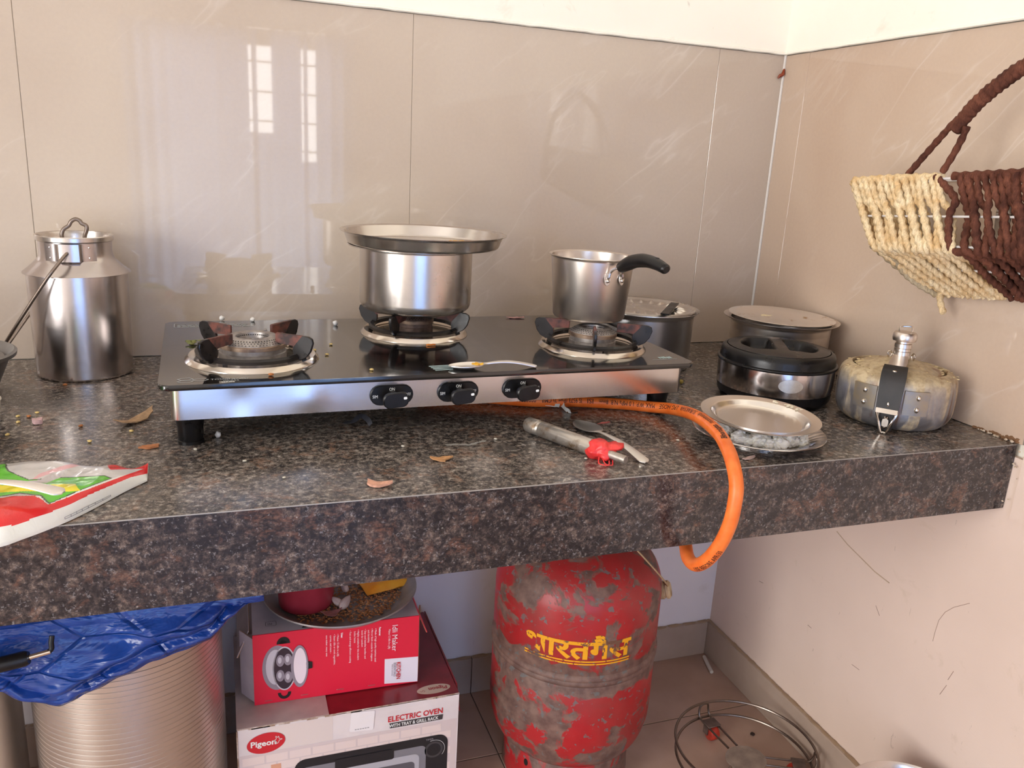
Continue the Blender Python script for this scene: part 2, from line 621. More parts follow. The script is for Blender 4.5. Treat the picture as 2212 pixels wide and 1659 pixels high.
# plaster in front of the counter end, slightly proud of the tile
mb.box((0.003, (-CD - 0.014 + YF) / 2, 0.0), (0.012, -YF - CD - 0.014, 0.22))
mb.build('lower_paint', M_PLASTER_LOWR, wall_right)
ys = [0.0, -0.0735, -0.672, -1.272, -1.872, YF]
for i in range(len(ys) - 1):
    y1, y0 = ys[i] - 0.0003, ys[i + 1] + 0.0003
    z0 = 0.0 if i < 2 else 0.112
    mb = tile_mesh(y1 - y0, TT - 0.001 - z0, axis='x')
    mb.build('tile', M_TILE_R, wall_right, loc=(0.004, (y0 + y1) / 2, (TT + z0) / 2), sharp=30)
mb = MB()
mb.box((0.0040, YF / 2, TT / 2), (0.0062, -YF, TT - 0.002))
mb.build('tile_grout', M_JOINT, wall_right)
# scuffs on the low wall and grime where tile, plaster and granite meet
def scuff(pts, r_, col):
    q = MB()
    q.tube([(-0.0001, y, z) for y, z in pts], r_, 5, flat=1.0)
    q.build('scuff_mark', col, wall_right)
m_sc = plain(196, 172, 146, 0.9, name='scuff_tan')
m_sc2 = plain(158, 132, 116, 0.9, name='scuff_brown')
scuff([(-0.3515, -0.2872), (-0.3817, -0.2983), (-0.4199, -0.3072), (-0.4566, -0.3158), (-0.4919, -0.3188)], 0.0011, m_sc)
scuff([(-0.5988, -0.3667), (-0.5993, -0.3492), (-0.6013, -0.3266), (-0.6095, -0.3065), (-0.6221, -0.2908), (-0.6475, -0.2687)], 0.0004, m_sc2)
for a_, b_ in (((-0.4446, -0.5133), (-0.4637, -0.5122)), ((-0.3184, -0.5072), (-0.3297, -0.5076)), ((-0.4727, -0.3741), (-0.4848, -0.3874)), ((-0.6319, -0.4445), (-0.6402, -0.4213)), ((-0.6402, -0.4113), (-0.6465, -0.3912)), ((-0.1551, -0.4983), (-0.1690, -0.4961))):
    scuff([a_, b_], 0.0005, m_sc2)
rs_ = random.Random(4)
q = MB()
for k in range(60):
    t = rs_.random() ** 1.6
    q.ball((-0.0004, -0.664 + 0.075 * t, 0.001 + 0.006 * rs_.random() * (1 - t)), 0.0010 + 0.0020 * rs_.random(), 0, 1, (0.5, 1.5, 0.9), jit=0.6)
o = q.build('grime_specks', plain(122, 88, 60, 0.9, name='grime'), wall_right)
o['kind'] = 'stuff'
# white sealant bead in the corner
mb = MB()
mb.tube([(-0.002, -0.002, 0.0), (-0.002, -0.002, TT)], 0.0026, 6)
struct('trim_1', mb, plain(222, 216, 208, 0.6))

# left wall with two added openings for fill light, front wall with the window opening
def wall_with_holes(name, u0, u1, z0, z1, holes, place, mat):
    us = sorted({u0, u1} | {h[0] for h in holes} | {h[1] for h in holes})
    zs = sorted({z0, z1} | {h[2] for h in holes} | {h[3] for h in holes})
    q = MB()
    for a, b in zip(us, us[1:]):
        for c, d in zip(zs, zs[1:]):
            if any(h[0] <= a and b <= h[1] and h[2] <= c and d <= h[3] for h in holes):
                continue
            ctr, dim = place((a + b) / 2, (c + d) / 2, b - a, d - c)
            q.box(ctr, dim)
    return struct(name, q, mat)
wall_with_holes('wall_left', YF - 0.1, 0.1, FLOOR, CEIL, [(-2.65, -1.25, -0.72, 0.95), (-2.8, -0.7, 1.2, 1.65)],
                lambda u, z, du, dz: ((XL - 0.05, u, z), (0.10, du, dz)), M_ROOM)
wall_with_holes('wall_front', XL - 0.1, 0.1, FLOOR, CEIL, [(-1.40, -0.50, -0.70, 0.82)],
                lambda u, z, du, dz: ((u, YF - 0.05, z), (du, 0.10, dz)), M_ROOM)
mb = MB()
mb.box((XL / 2, YF / 2, CEIL + 0.05), (-XL + 0.4, -YF + 0.4, 0.1))
struct('ceiling', mb, M_CEIL)

# floor: grout bed with one tile object for each tile
mb = MB()
mb.box((XL / 2, YF / 2, FLOOR - 0.03), (-XL + 0.4, -YF + 0.4, 0.0585))
floor = struct('floor', mb, M_GROUT)
fm = None
for i in range(6):
    for j in range(5):
        x1 = 0.6 - 0.6 * i
        y1 = -0.206 + 0.6 - 0.6 * j
        a, b = max(XL, x1 - 0.6) + 0.001, min(0.0, x1) - 0.001
        c, d = max(YF, y1 - 0.6) + 0.001, min(0.0, y1) - 0.001
        if b - a < 0.02 or d - c < 0.02:
            continue
        if abs(b - a - 0.598) < 1e-4 and abs(d - c - 0.598) < 1e-4 and fm is not None:
            o = bpy.data.objects.new('floor_tile', fm)
            COL.objects.link(o)
            o.parent = floor
            o.location = ((a + b) / 2, (c + d) / 2, FLOOR - 0.004)
            continue
        q = MB()
        q.bbox((0, 0, 0), (b - a, d - c, 0.008), 0.0008, seg=1)
        o = q.build('floor_tile', M_FLOORT, floor, loc=((a + b) / 2, (c + d) / 2, FLOOR - 0.004), sharp=30)
        if abs(b - a - 0.598) < 1e-4 and abs(d - c - 0.598) < 1e-4:
            fm = o.data

# skirting
BH = 0.085
mb = MB()
for x0, x1 in ((-0.6, -0.012), (-1.2, -0.6), (-1.8, -1.2), (-2.4, -1.8), (XL, -2.4)):
    mb.bbox(((x0 + x1) / 2, -0.006, FLOOR + BH / 2), (x1 - x0 - 0.0015, 0.012, BH), 0.0008, seg=1)
struct('baseboard_back', mb, M_SKIRT)
mb = MB()
for y0, y1 in ((-0.61, -0.0), (-1.21, -0.61), (-1.81, -1.21), (YF, -1.81)):
    mb.bbox((-0.006, (y0 + y1) / 2, FLOOR + BH / 2), (0.012, y1 - y0 - 0.0015, BH), 0.0008, seg=1)
struct('baseboard_right', mb, M_SKIRT)
mb = MB()
for k in range(60):
    y = -0.01 - 0.024 * k
    mb.ball((-0.005, y, FLOOR + BH), 0.0045 + 0.003 * random.random(), 0, 1, (0.9, 3.2, 0.30), jit=0.5)
for k in range(40):
    mb.ball((-0.02 - 0.04 * k, -0.005, FLOOR + BH + 0.0005), 0.007, 0, 1, (3.0, 0.8, 0.3), jit=0.5)
struct('trim_2', mb, plain(164, 140, 114, 0.9))

# window behind the camera: frame, grille and light curtains with gaps (seen only as a reflection)
mb = MB()
for x in (-1.40, -0.95, -0.50):
    mb.box((x, YF - 0.05, 0.06), (0.03, 0.05, 1.52))
for z in (-0.70, 0.82):
    mb.box((-0.95, YF - 0.05, z), (0.93, 0.05, 0.03))
win = struct('window_1', mb, plain(190, 180, 170, 0.5))
mb = MB()
for k in range(11):
    mb.tube([(-1.40, YF - 0.02, -0.62 + 0.135 * k), (-0.50, YF - 0.02, -0.62 + 0.135 * k)], 0.004, 6)
mb.build('grille', plain(70, 66, 64, 0.5), win)
q = NT('blue_curtain_cloth')
tr = q.n('ShaderNodeBsdfTranslucent')
tr.inputs['Color'].default_value = rgb(146, 172, 214)
df = q.n('ShaderNodeBsdfDiffuse')
df.inputs['Color'].default_value = rgb(146, 172, 208)
mx = q.n('ShaderNodeMixShader')
mx.inputs['Fac'].default_value = 0.55
q.link(df.outputs[0], mx.inputs[1])
q.link(tr.outputs[0], mx.inputs[2])
q.link(mx.outputs[0], q.t.nodes['Material Output'].inputs['Surface'])
M_CURT = q.m
def curtain(x0, x1, z0, z1):
    q = MB()
    n = max(6, int((x1 - x0) / 0.012))
    vs, fs = [], []
    for i in range(n + 1):
        x = x0 + (x1 - x0) * i / n
        yy = YF + 0.05 + 0.014 * sin(x * 95) + 0.006 * sin(x * 41 + 1)
        vs += [(x, yy, z0), (x, yy, z1)]
    for i in range(n):
        fs.append((2 * i, 2 * i + 2, 2 * i + 3, 2 * i + 1))
    q.add(vs, fs)
    return q
for a, b, c, d in ((-1.46, -0.922, -0.72, 0.86), (-0.908, -0.884, -0.72, 0.86), (-0.816, -0.679, 0.28, 0.86), (-0.669, -0.652, -0.72, 0.86),
                   (-0.612, -0.44, -0.72, 0.86), (-0.922, -0.816, -0.72, 0.405), (-0.816, -0.612, -0.72, 0.28)):
    curtain(a, b, c, d).build('curtain', M_CURT, win)
mb = MB()
mb.tube([(-1.5, YF + 0.06, 0.875), (-0.4, YF + 0.06, 0.875)], 0.008, 8)
mb.build('curtain_rod', M_CHROME, win)
mb = MB()
for y in (-2.65, -1.95, -1.25):
    mb.box((XL - 0.05, y, 0.115), (0.05, 0.03, 1.67))
for z in (-0.72, 0.95):
    mb.box((XL - 0.05, -1.95, z), (0.05, 1.4, 0.03))
struct('fill_opening_1', mb, plain(190, 180, 170, 0.5))  # frame of the added side opening that lets the fill in
mb = MB()
for y in (-2.8, -1.75, -0.7):
    mb.box((XL - 0.05, y, 1.42), (0.05, 0.03, 0.45))
for z in (1.2, 1.65):
    mb.box((XL - 0.05, -1.75, z), (0.05, 2.1, 0.03))
struct('fill_opening_2', mb, plain(190, 180, 170, 0.5))  # frame of the added high opening for the upper fill
# granite counter
ct = thing('countertop', 'polished brown-black granite kitchen counter with deep front edge below the stove', 'countertop', (0, 0, 0))
def run_x(profile, x0, x1):
    """(y, z) outline swept along x"""
    q = MB()
    n_ = len(profile)
    vs_ = [(x, y, z) for x in (x0, x1) for y, z in profile]
    q.add(vs_, [(k, (k + 1) % n_, n_ + (k + 1) % n_, n_ + k) for k in range(n_)] + [list(range(n_))[::-1], [n_ + k for k in range(n_)]])
    return q
run_x([(-0.0015, 0), (-CD + 0.0012, 0), (-CD + 0.0206, -0.020), (-0.0015, -0.020)], XL + 0.004, -0.002).build('top_slab', M_GRANITE_TOP, ct, smooth=False)
run_x([(-CD, -0.0012), (-CD, -0.0993), (-CD + 0.0200, -0.0993), (-CD + 0.0200, -0.0206)], XL + 0.004, -0.002).build('front_edge', M_GRANITE, ct, smooth=False)
run_x([(-CD + 0.0011, -0.0001), (-CD + 0.0003, -0.0004), (-CD + 0.0001, -0.0012), (-CD + 0.0160, -0.0170)], XL + 0.006, -0.003).build('arris_highlight', plain(150, 144, 138, 0.25, name='arris_highlight'), ct)  # edge highlight painted as a light grey chamfer strip
mb = MB()
mb.box((XL / 2, -CD / 2 + 0.012, -0.045), (-XL - 0.004, CD - 0.03, 0.048))
mb.build('support_slab', plain(180, 170, 160, 0.9), ct)

# grey dusty crumbs of plaster at the counter's right end
mb = MB()
for k in range(20):
    y = -0.60 - 0.085 * random.random()
    z = -0.10 * random.random() if y < -0.66 else 0.002
    mb.ball((-0.004 - 0.004 * random.random(), min(y, -CD - 0.001) if z < 0 else y, z), 0.0008 + 0.0012 * random.random(), 0, 1, (1, 1.6, 1.0), jit=0.6)
struct('trim_3', mb, speckled('crumbly_plaster', (222, 204, 182), (176, 148, 118), 80, 0.9))

# ------------------------------------------------------------------ gas stove
ZG = 0.085                       # top of the glass
SROT = radians(1.6)
stove = thing('gas_stove', 'three-burner gas stove with black glass top and steel front on the granite counter', 'stove', (-0.7955, -0.300, 0.0), SROT)
GW, GD = 0.7225, 0.365
BURN = [(-0.2484, -0.0651, 0.0845, 0.0435), (0.0034, 0.0673, 0.083, 0.0292), (0.2519, -0.0600, 0.0825, 0.0365)]

mb = MB()
mb.prism(rrect(GW, GD, 0.012, 6), 0.007, c=(0, 0, ZG - 0.007), bev=0.0014)
gtop = mb.build('glass_top', M_GLASS, stove)
# print on the glass
pr = Print((0, 0, ZG), (1, 0, 0), (0, 1, 0))
for hx, hy in ((-0.3315, -0.1585), (-0.3315, -0.1685), (-0.3145, -0.1635)):
    pr.line([(hx + 0.009 * cos(k * pi / 3), hy + 0.0052 * sin(k * pi / 3)) for k in range(6)], 0.0009, M_GREYINK, True)
pr.text('TOUGHENED', -0.3035, -0.1665, 0.0072, M_GREYINK, sx=0.98)
pr.text('GLASS', -0.290, -0.1735, 0.006, M_GREYINK, sx=1.1)
pr.text('SERIES', -0.292, -0.1795, 0.0055, M_WHITEINK, bold=0.0002)
pr.build('printed_hexagon_logo', gtop)
pr = Print((0, 0, ZG), (1, 0, 0), (0, 1, 0))
pr.line(rrect(0.112, 0.030, 0.004, 3, -0.292, 0.1520), 0.0008, M_GREYINK, True)
pr.text('CAUTION', -0.300, 0.1595, 0.0055, M_GREYINK)
rw = random.Random(2)
for k in range(4):
    x = -0.344
    while x < -0.246:
        wl = 0.003 + 0.008 * rw.random()
        pr.rect(x, 0.1545 - 0.005 * k, x + wl, 0.1567 - 0.005 * k, M_GREYINK)
        x += wl + 0.0018
pr.build('printed_warning', gtop)
pr = Print((0, 0, ZG), (1, 0, 0), (0, 1, 0))
m_lb = plain(176, 202, 204, 0.5)
for k in range(4):
    pr.poly([(-0.030 + 0.001 * k, -0.1415 - 0.007 * k), (0.004 - 0.002 * k, -0.1395 - 0.007 * k), (0.004 - 0.002 * k, -0.1427 - 0.007 * k), (-0.030 + 0.001 * k, -0.1452 - 0.007 * k)], m_lb)
pr.poly([(0.020, -0.143), (0.046, -0.145), (0.040, -0.151)], m_lb)
pr.build('printed_stripes', gtop)
pr = Print((0, 0, ZG), (1, 0, 0), (0, 1, 0))
for k in range(5):
    pr.rect(0.320 + 0.0045 * k, -0.150 - 0.001 * (k % 2), 0.3235 + 0.0045 * k, -0.1425 + 0.0012 * (k % 3), m_lb)
pr.rect(0.304, -0.157, 0.345, -0.1555, M_GREYINK)
pr.build('printed_mark', gtop)

# body under the glass: steel front with bent ends, dark side and underside
mb = MB()
fx, fy, z0, z1, r = 0.349, -0.1715, 0.0385, 0.0778, 0.010
out = [(-fx, 0.150)] + arc(-fx + r, fy + r, r, pi, 1.5 * pi, 6) + arc(fx - r, fy + r, r, 1.5 * pi, 2 * pi, 6) + [(fx, 0.150)]
nn = len(out)
vs, fs = [], []
dents = lambda x: 0.0012 * exp(-((x + 0.19) / 0.018) ** 2) - 0.0010 * exp(-((x + 0.27) / 0.014) ** 2)
dense = []
for i in range(nn - 1):
    a, b = Vector(out[i]), Vector(out[i + 1])
    st = max(1, int((b - a).length / 0.006))
    dense += [a.lerp(b, k / st) for k in range(st)]
dense.append(Vector(out[-1]))
nn = len(dense)
for j in range(7):
    t = j / 6
    for p in dense:
        dy = dents(p.x) * sin(pi * t) if p.y < fy + 0.002 else 0
        vs.append((p.x, p.y - dy, z0 + (z1 - z0) * t))
for j in range(6):
    for i in range(nn - 1):
        fs.append((j * nn + i, j * nn + i + 1, (j + 1) * nn + i + 1, (j + 1) * nn + i))
# folded lower lip
base = len(vs)
for p in dense:
    k = Vector((p.x, p.y)) * 0.97
    vs.append((k.x, k.y, z0))
for i in range(nn - 1):
    fs.append((i, base + i, base + i + 1, i + 1))
mb.add(vs, fs)
mb.build('front_panel', M_STEEL_PANEL, stove, sharp=50)
mb = MB()
mb.bbox((0, 0.0, 0.0595), (0.670, 0.290, 0.030), 0.003)
mb.build('body_tray', M_BLACK_MATT, stove)
for sx in (-1, 1):
    for sy in (-1, 1):
        mb = MB()
        ctr = (-0.3290 if sx < 0 else 0.333, (-0.139 if sx < 0 else -0.132) if sy < 0 else 0.125, 0)
        mb.lathe([(0, 0.0), (0.0140, 0.0), (0.0148, 0.002), (0.0152, 0.020), (0.0172, 0.030), (0.0192, 0.0400), (0, 0.0400)], ctr, 24)
        mb.lathe([(0.0148, 0.0), (0.0158, 0.0), (0.0158, 0.004), (0.0148, 0.0045)], ctr, 24)
        mb.build('foot', M_BLACK, stove)

# knobs
def stadium(w_, h_, n=8):
    r_ = h_ / 2
    return arc(w_ / 2 - r_, 0, r_, -pi / 2, pi / 2, n) + arc(-w_ / 2 + r_, 0, r_, pi / 2, 1.5 * pi, n)
KM = Matrix(((1, 0, 0), (0, 0, -1), (0, 1, 0)))        # local xy -> panel plane, z -> toward the room
for kx, tilt in ((-0.0865, -5), (0.0025, -6), (0.0935, -8)):
    kz = 0.0573
    mb = MB()
    mb.prism(stadium(0.0565, 0.0265), 0.0035, M=KM.to_4x4(), c=(kx, fy, kz), bev=0.001)
    kp = mb.build('knob_plate', M_BLACK, stove)
    pr = Print((kx, fy - 0.0035, kz), (1, 0, 0), (0, 0, 1))
    pr.text('ON', 0.0, 0.0062, 0.0058, M_WHITEINK, align='CENTER', sx=0.82)
    pr.text('SIM', -0.0252, -0.0030, 0.0058, M_WHITEINK, sx=0.82)
    pr.text('OFF', 0.0165, -0.0015, 0.0058, M_WHITEINK, sx=0.82)
    pr.build('printed_lettering', kp)
    mb = MB()
    mb.prism(ell(0, 0, 0.0068, 0.0068, 24), 0.008, M=KM.to_4x4(), c=(kx, fy - 0.003, kz), bev=0.001)
    R_ = Matrix.Rotation(radians(tilt), 4, 'Y')
    # grip: rounded bar, waisted toward the panel
    vs, fs = [], []
    secs = [(0.0100, 0.022, 0.0108), (0.014, 0.0265, 0.0130), (0.024, 0.0325, 0.0195), (0.0272, 0.0320, 0.0195), (0.0285, 0.0300, 0.0175)]
    n_ = None
    for d_, a_, b_ in secs:
        ol = rrect(a_, b_, min(b_ / 2 - 0.0008, 0.0078), 5)
        n_ = len(ol)
        vs += [R_ @ (KM @ Vector((x, y, d_))) for x, y in ol]
    for j in range(len(secs) - 1):
        for k in range(n_):
            fs.append((j * n_ + k, j * n_ + (k + 1) % n_, (j + 1) * n_ + (k + 1) % n_, (j + 1) * n_ + k))
    fs.append(list(range(n_))[::-1])
    fs.append([(len(secs) - 1) * n_ + k for k in range(n_)])
    mb.add([p + Vector((kx, fy, kz)) for p in vs], fs)
    kn = mb.build('knob', M_BLACK, stove, sharp=35)
    mb = MB()
    mb.prism(rrect(0.0044, 0.0032, 0.0011, 3, 0.0118, 0.002), 0.0006, M=R_ @ KM.to_4x4(), c=(kx, fy, kz), bev=0.0)
    for i, p in enumerate(mb.v):
        mb.v[i] = tuple(Vector(p) + R_ @ Vector((0, -0.0283, 0)))
    mb.build('white_mark', plain(236, 236, 234, 0.4), kn)

# burners
def burner(x, y, rr, rc, arms, sooty):
    z = ZG
    mb = MB()
    mb.lathe([(rr * 0.80, 0.0012), (rr * 0.80, 0.0030), (rr * 0.895, 0.0060), (rr * 0.945, 0.0066), (rr, 0.0018), (rr + 0.0006, 0.0002), (rr * 0.93, 0.0002)], (x, y, z), 72, closed=True)
    mb.build('chrome_ring', M_CHROME_D, stove)
    mb = MB()
    mb.lathe([(0, 0.0012), (rr * 0.52, 0.0012), (rr * 0.60, 0.0022), (rr * 0.80, 0.0018), (rr * 0.90, 0.0048), (rr * 0.90, 0.0002), (0, 0.0002)], (x, y, z), 48)
    mb.build('drip_tray', M_CHROME_D if not sooty == 0 else M_ENAMEL, stove)
    # burner body and perforated cap
    hb, hc = 0.0175, 0.0135
    mb = MB()
    mb.lathe([(0, 0.0012), (rc * 0.985, 0.0012), (rc * 0.985, hb * 0.62), (rc * 0.95, hb * 0.68), (rc * 0.95, hb), (0, hb)], (x, y, z), 48)
    bb = mb.build('burner_body', M_BURN_CAP if sooty != 1 else M_BURN_DARK, stove)
    mb = MB()
    ri = rc * 0.50
    mb.lathe([(rc * 0.93, hb), (rc * 1.02, hb + 0.0005), (rc * 1.02, hb + 0.0050), (rc * 0.985, hb + 0.0062)], (x, y, z), 56)
    mb.build('brass_band', M_BURN, bb)
    mb = MB()
    mb.lathe([(rc * 0.985, hb + 0.0060), (rc * 0.985, hb + 0.0066), (rc * 0.70, hb + hc), (rc * 0.64, hb + hc + 0.0006), (ri * 1.04, hb + hc), (ri * 0.98, hb + hc - 0.0008), (ri * 0.90, hb + 0.0055), (ri * 0.55, hb + 0.003), (0, hb + 0.003)], (x, y, z), 56)
    cp = mb.build('burner_cap', M_BURN_CAP if sooty != 1 else M_BURN_DARK, stove)
    mb = MB()
    n = int(rc * 1350)
    for row, (t, off) in enumerate(((0.18, 0), (0.46, 0.5), (0.72, 0))):
        r_ = rc * (0.985 + (0.70 - 0.985) * t)
        zz = hb + 0.0066 + (hc - 0.0066) * t
        slope = atan2(hc - 0.0066, rc * 0.285)
        for k in range(n):
            a = 2 * pi * (k + off) / n
            nrm = Vector((cos(a) * sin(slope), sin(a) * sin(slope), cos(slope)))
            tg = Vector((-sin(a), cos(a), 0))
            up = nrm.cross(tg)
            c0 = Vector((x + r_ * cos(a), y + r_ * sin(a), z + zz)) + nrm * 0.0003
            rad = 0.00075 + 0.00008 * row
            mb.add([c0 + (tg * cos(q_) + up * sin(q_)) * rad for q_ in (2 * pi * i / 6 for i in range(6))], [(0, 1, 2, 3, 4, 5)])
    for k in range(int(n * 0.75)):
        a = 2 * pi * k / int(n * 0.75)
        c0 = Vector((x + ri * 0.935 * cos(a), y + ri * 0.935 * sin(a), z + hb + hc * 0.72))
        nrm = Vector((-cos(a), -sin(a), 0.3)).normalized()
        tg = Vector((-sin(a), cos(a), 0))
        up = nrm.cross(tg)
        c0 += nrm * 0.0006
        mb.add([c0 + (tg * cos(q_) + up * sin(q_)) * 0.0008 for q_ in (2 * pi * i / 6 for i in range(6))], [(0, 1, 2, 3, 4, 5)])
    tag(mb.build('flame_ports', M_HOLE, cp, smooth=False), kind='stuff')
    mb = MB()
    mb.bbox((x + rc * 0.42, y + rc * 0.55, z + hb + hc + 0.0012), (0.004, 0.005, 0.003), 0.0008)
    mb.build('cap_lug', M_BURN_CAP if sooty != 1 else M_BURN_DARK, cp)
    mb = MB()
    mb.bbox((x + rc * 0.05, y - rc * 0.55, z + hb + hc + 0.0006), (0.009, 0.0035, 0.0016), 0.0006)
    mb.build('cap_lug', M_BURN_CAP if sooty != 1 else M_BURN_DARK, cp)
    # pan support: ring with hooked arms
    rs = rr * 0.80
    mb = MB()
    mb.lathe([(rs - 0.0045, 0.0078), (rs + 0.0035, 0.0078), (rs + 0.0045, 0.0120), (rs + 0.0015, 0.0148), (rs - 0.0035, 0.0130)], (x, y, z), 64, closed=True)
    for a in arms:
        mb.box((x + (rs + 0.001) * cos(a + 0.25), y + (rs + 0.001) * sin(a + 0.25), z + 0.0052), (0.006, 0.006, 0.0064))
    ps = mb.build('pan_support', M_ENAMEL, stove)
    # arm outline in (radius, height)
    for a in arms:
        ro = rr * 1.05
        ol = [(rs - 0.002, 0.0085), (rs + 0.006, 0.0070), (ro - 0.006, 0.0120), (ro, 0.0200), (ro + 0.0035, 0.0310), (ro + 0.0020, 0.0365), (ro - 0.0030, 0.0390),
              (ro - 0.012, 0.0392), (0.0375, 0.0392), (0.0362, 0.0380), (0.0362, 0.0268), (0.0375, 0.0255), (ro - 0.024, 0.0258), (ro - 0.0265, 0.0235), (ro - 0.0270, 0.0190), (rs - 0.005, 0.0150)]
        Mx = Matrix(((cos(a), 0, -sin(a), 0), (sin(a), 0, cos(a), 0), (0, 1, 0, 0), (0, 0, 0, 1)))
        q = MB()
        cc = Vector((x, y, z)) - Mx @ Vector((0, 0, 0.0022))
        q.prism(ol, 0.0044, M=Mx, c=cc, bev=0.0008)
        # the rusty inner bar and the black outer part
        for i, fc in enumerate(q.f):
            ctr = sum((Vector(q.v[k]) for k in fc), Vector()) / len(fc)
            rad = (Vector((ctr.x - x, ctr.y - y))).length
            q.m[i] = 1 if rad < ro - 0.020 and ctr.z > z + 0.02 else 0
        q.build('support_arm', [M_ENAMEL, M_RUST], ps, sharp=35)
dg = lambda *a: [radians(v) for v in a]
burner(*BURN[0], dg(134, 45, -40, -137), 2)
burner(*BURN[1], dg(150, -128, -36, 60), 1)
burner(*BURN[2], dg(152, -114, -29, 62), 2)

# ------------------------------------------------------------------ pots on the stove
ZP = 0.1243
def pan_profile(rb, rt, h, rf, lip, t=0.0012, rim=0.0008):
    """outside bottom -> rim -> inside bottom"""
    o = fillet([(0, 0), (rb, 0), (rt, h), (rt + lip, h + 0.0006)], {1: rf, 2: min(0.004, lip) if lip else 0})
    i = fillet([(rt + lip, h + 0.0006 + rim), (rt - t, h + rim - 0.0002), (rb - t, t), (0, t)], {2: rf})
    return o + i

pot = thing('cooking_pot', 'straight-sided steel pot on the middle burner under a wide tray', 'pot', (-0.7945, -0.2375, ZP))
mb = MB()
o = fillet([(0, 0), (0.0855, 0), (0.0855, 0.0955), (0.104, 0.0965), (0.104, 0.0978), (0.0845, 0.0968), (0.0845, 0.0015), (0, 0.0015)], {1: 0.016, 2: 0.004, 6: 0.014})
mb.lathe(o, seg=96)
mb.build('pot_body', M_STEEL, pot)
mb = MB()
mb.lathe([(0.1035, 0.0966), (0.1048, 0.0972), (0.1035, 0.0982), (0.1022, 0.0974)], seg=96, closed=True)
mb.build('rim_bead', M_STEEL, pot)

tray = thing('steel_tray', 'round steel tray with raised rim lying across the top of the cooking pot', 'tray', (-0.7835, -0.2375, ZP + 0.0980))
mb = MB()
mb.lathe(fillet([(0, 0), (0.114, 0), (0.1205, 0.0175), (0.1262, 0.0195), (0.1265, 0.0205), (0.1200, 0.0188), (0.1128, 0.0011), (0, 0.0011)], {1: 0.004, 2: 0.002, 6: 0.004}), seg=96)
mb.build('tray_body', M_STEEL, tray)
mb = MB()
for a_ in (-86, -82, -79, -83.5, -77):
    a = radians(a_)
    mb.ball((0.1228 * cos(a), 0.1228 * sin(a), 0.0204), 0.0016, 0, 1, (1.6, 1, 0.4), jit=0.4)
mb.build('yellow_stain', plain(206, 150, 40, 0.5), tray)
stain = M_STEEL

sauce = thing('saucepan', 'small tapered steel saucepan with black curved handle on the right burner', 'saucepan', (-0.5365, -0.3200, ZP))
mb = MB()
mb.lathe(fillet([(0, 0), (0.0535, 0), (0.0553, 0.003), (0.0560, 0.004), (0.0640, 0.0945), (0.0675, 0.0962), (0.0672, 0.0972), (0.0630, 0.0955), (0.0548, 0.0018), (0, 0.0018)], {1: 0.002, 4: 0.003, 8: 0.008}), seg=96)
mb.build('pan_body', M_STEEL_DIRTY, sauce)
HA = radians(-82)
hx, hy = cos(HA), sin(HA)
def HP(r_, z_, s_=0.0):
    return (hx * r_ - hy * s_, hy * r_ + hx * s_, z_)
mb = MB()
for s_ in (-1, 1):
    mb.tube(smooth_path([HP(0.0628, 0.067, s_ * 0.0125), HP(0.0655, 0.072, s_ * 0.0125), HP(0.067, 0.080, s_ * 0.0105), HP(0.074, 0.086, s_ * 0.008), HP(0.088, 0.090, s_ * 0.005)], 5), 0.0020, 8)
    aa = atan2(HP(0.0628, 0, s_ * 0.0125)[1], HP(0.0628, 0, s_ * 0.0125)[0])
    Mx = Matrix.Rotation(aa, 4, 'Z') @ Matrix.Rotation(pi / 2 - 0.085, 4, 'Y')
    mb.prism(ell(0, 0, 0.0095, 0.0052, 20), 0.0016, M=Mx, c=HP(0.0618, 0.0685, s_ * 0.0125), bev=0.0004)
mb.build('handle_bracket', M_STEEL, sauce)
for s_ in (-1, 1):
    q = MB()
    q.ball(HP(0.0640, 0.0665, s_ * 0.0125), 0.0034, 0, 2)
    q.build('rivet', M_CHROME, sauce)
mb = MB()
hp = smooth_path([HP(0.074, 0.0865), HP(0.088, 0.0935), HP(0.110, 0.1020), HP(0.136, 0.1060), HP(0.162, 0.1045), HP(0.183, 0.1000)], 8)
rad = []
for i in range(len(hp)):
    t = i / (len(hp) - 1)
    rad.append(0.0068 + 0.0032 * sin(min(1, t * 2.4) * pi * 0.62) - 0.0030 * max(0, t - 0.55) / 0.45 - (0.0030 if t < 0.03 else 0) - (0.0022 if t > 0.985 else 0))
mb.tube(hp, rad, 16, flat=1.15)
hd = mb.build('handle', M_BLACK, sauce)
mb = MB()
for i in (12, 31):
    p = Vector(hp[i])
    mb = MB()
    mb.bbox(p + Vector((0, 0, rad[i] * 0.96)), (0.008, 0.004, 0.0016), 0.0005, M=Matrix.Rotation(HA, 4, 'Z'))
    mb.build('handle_boss', M_BLACK_MATT, hd)

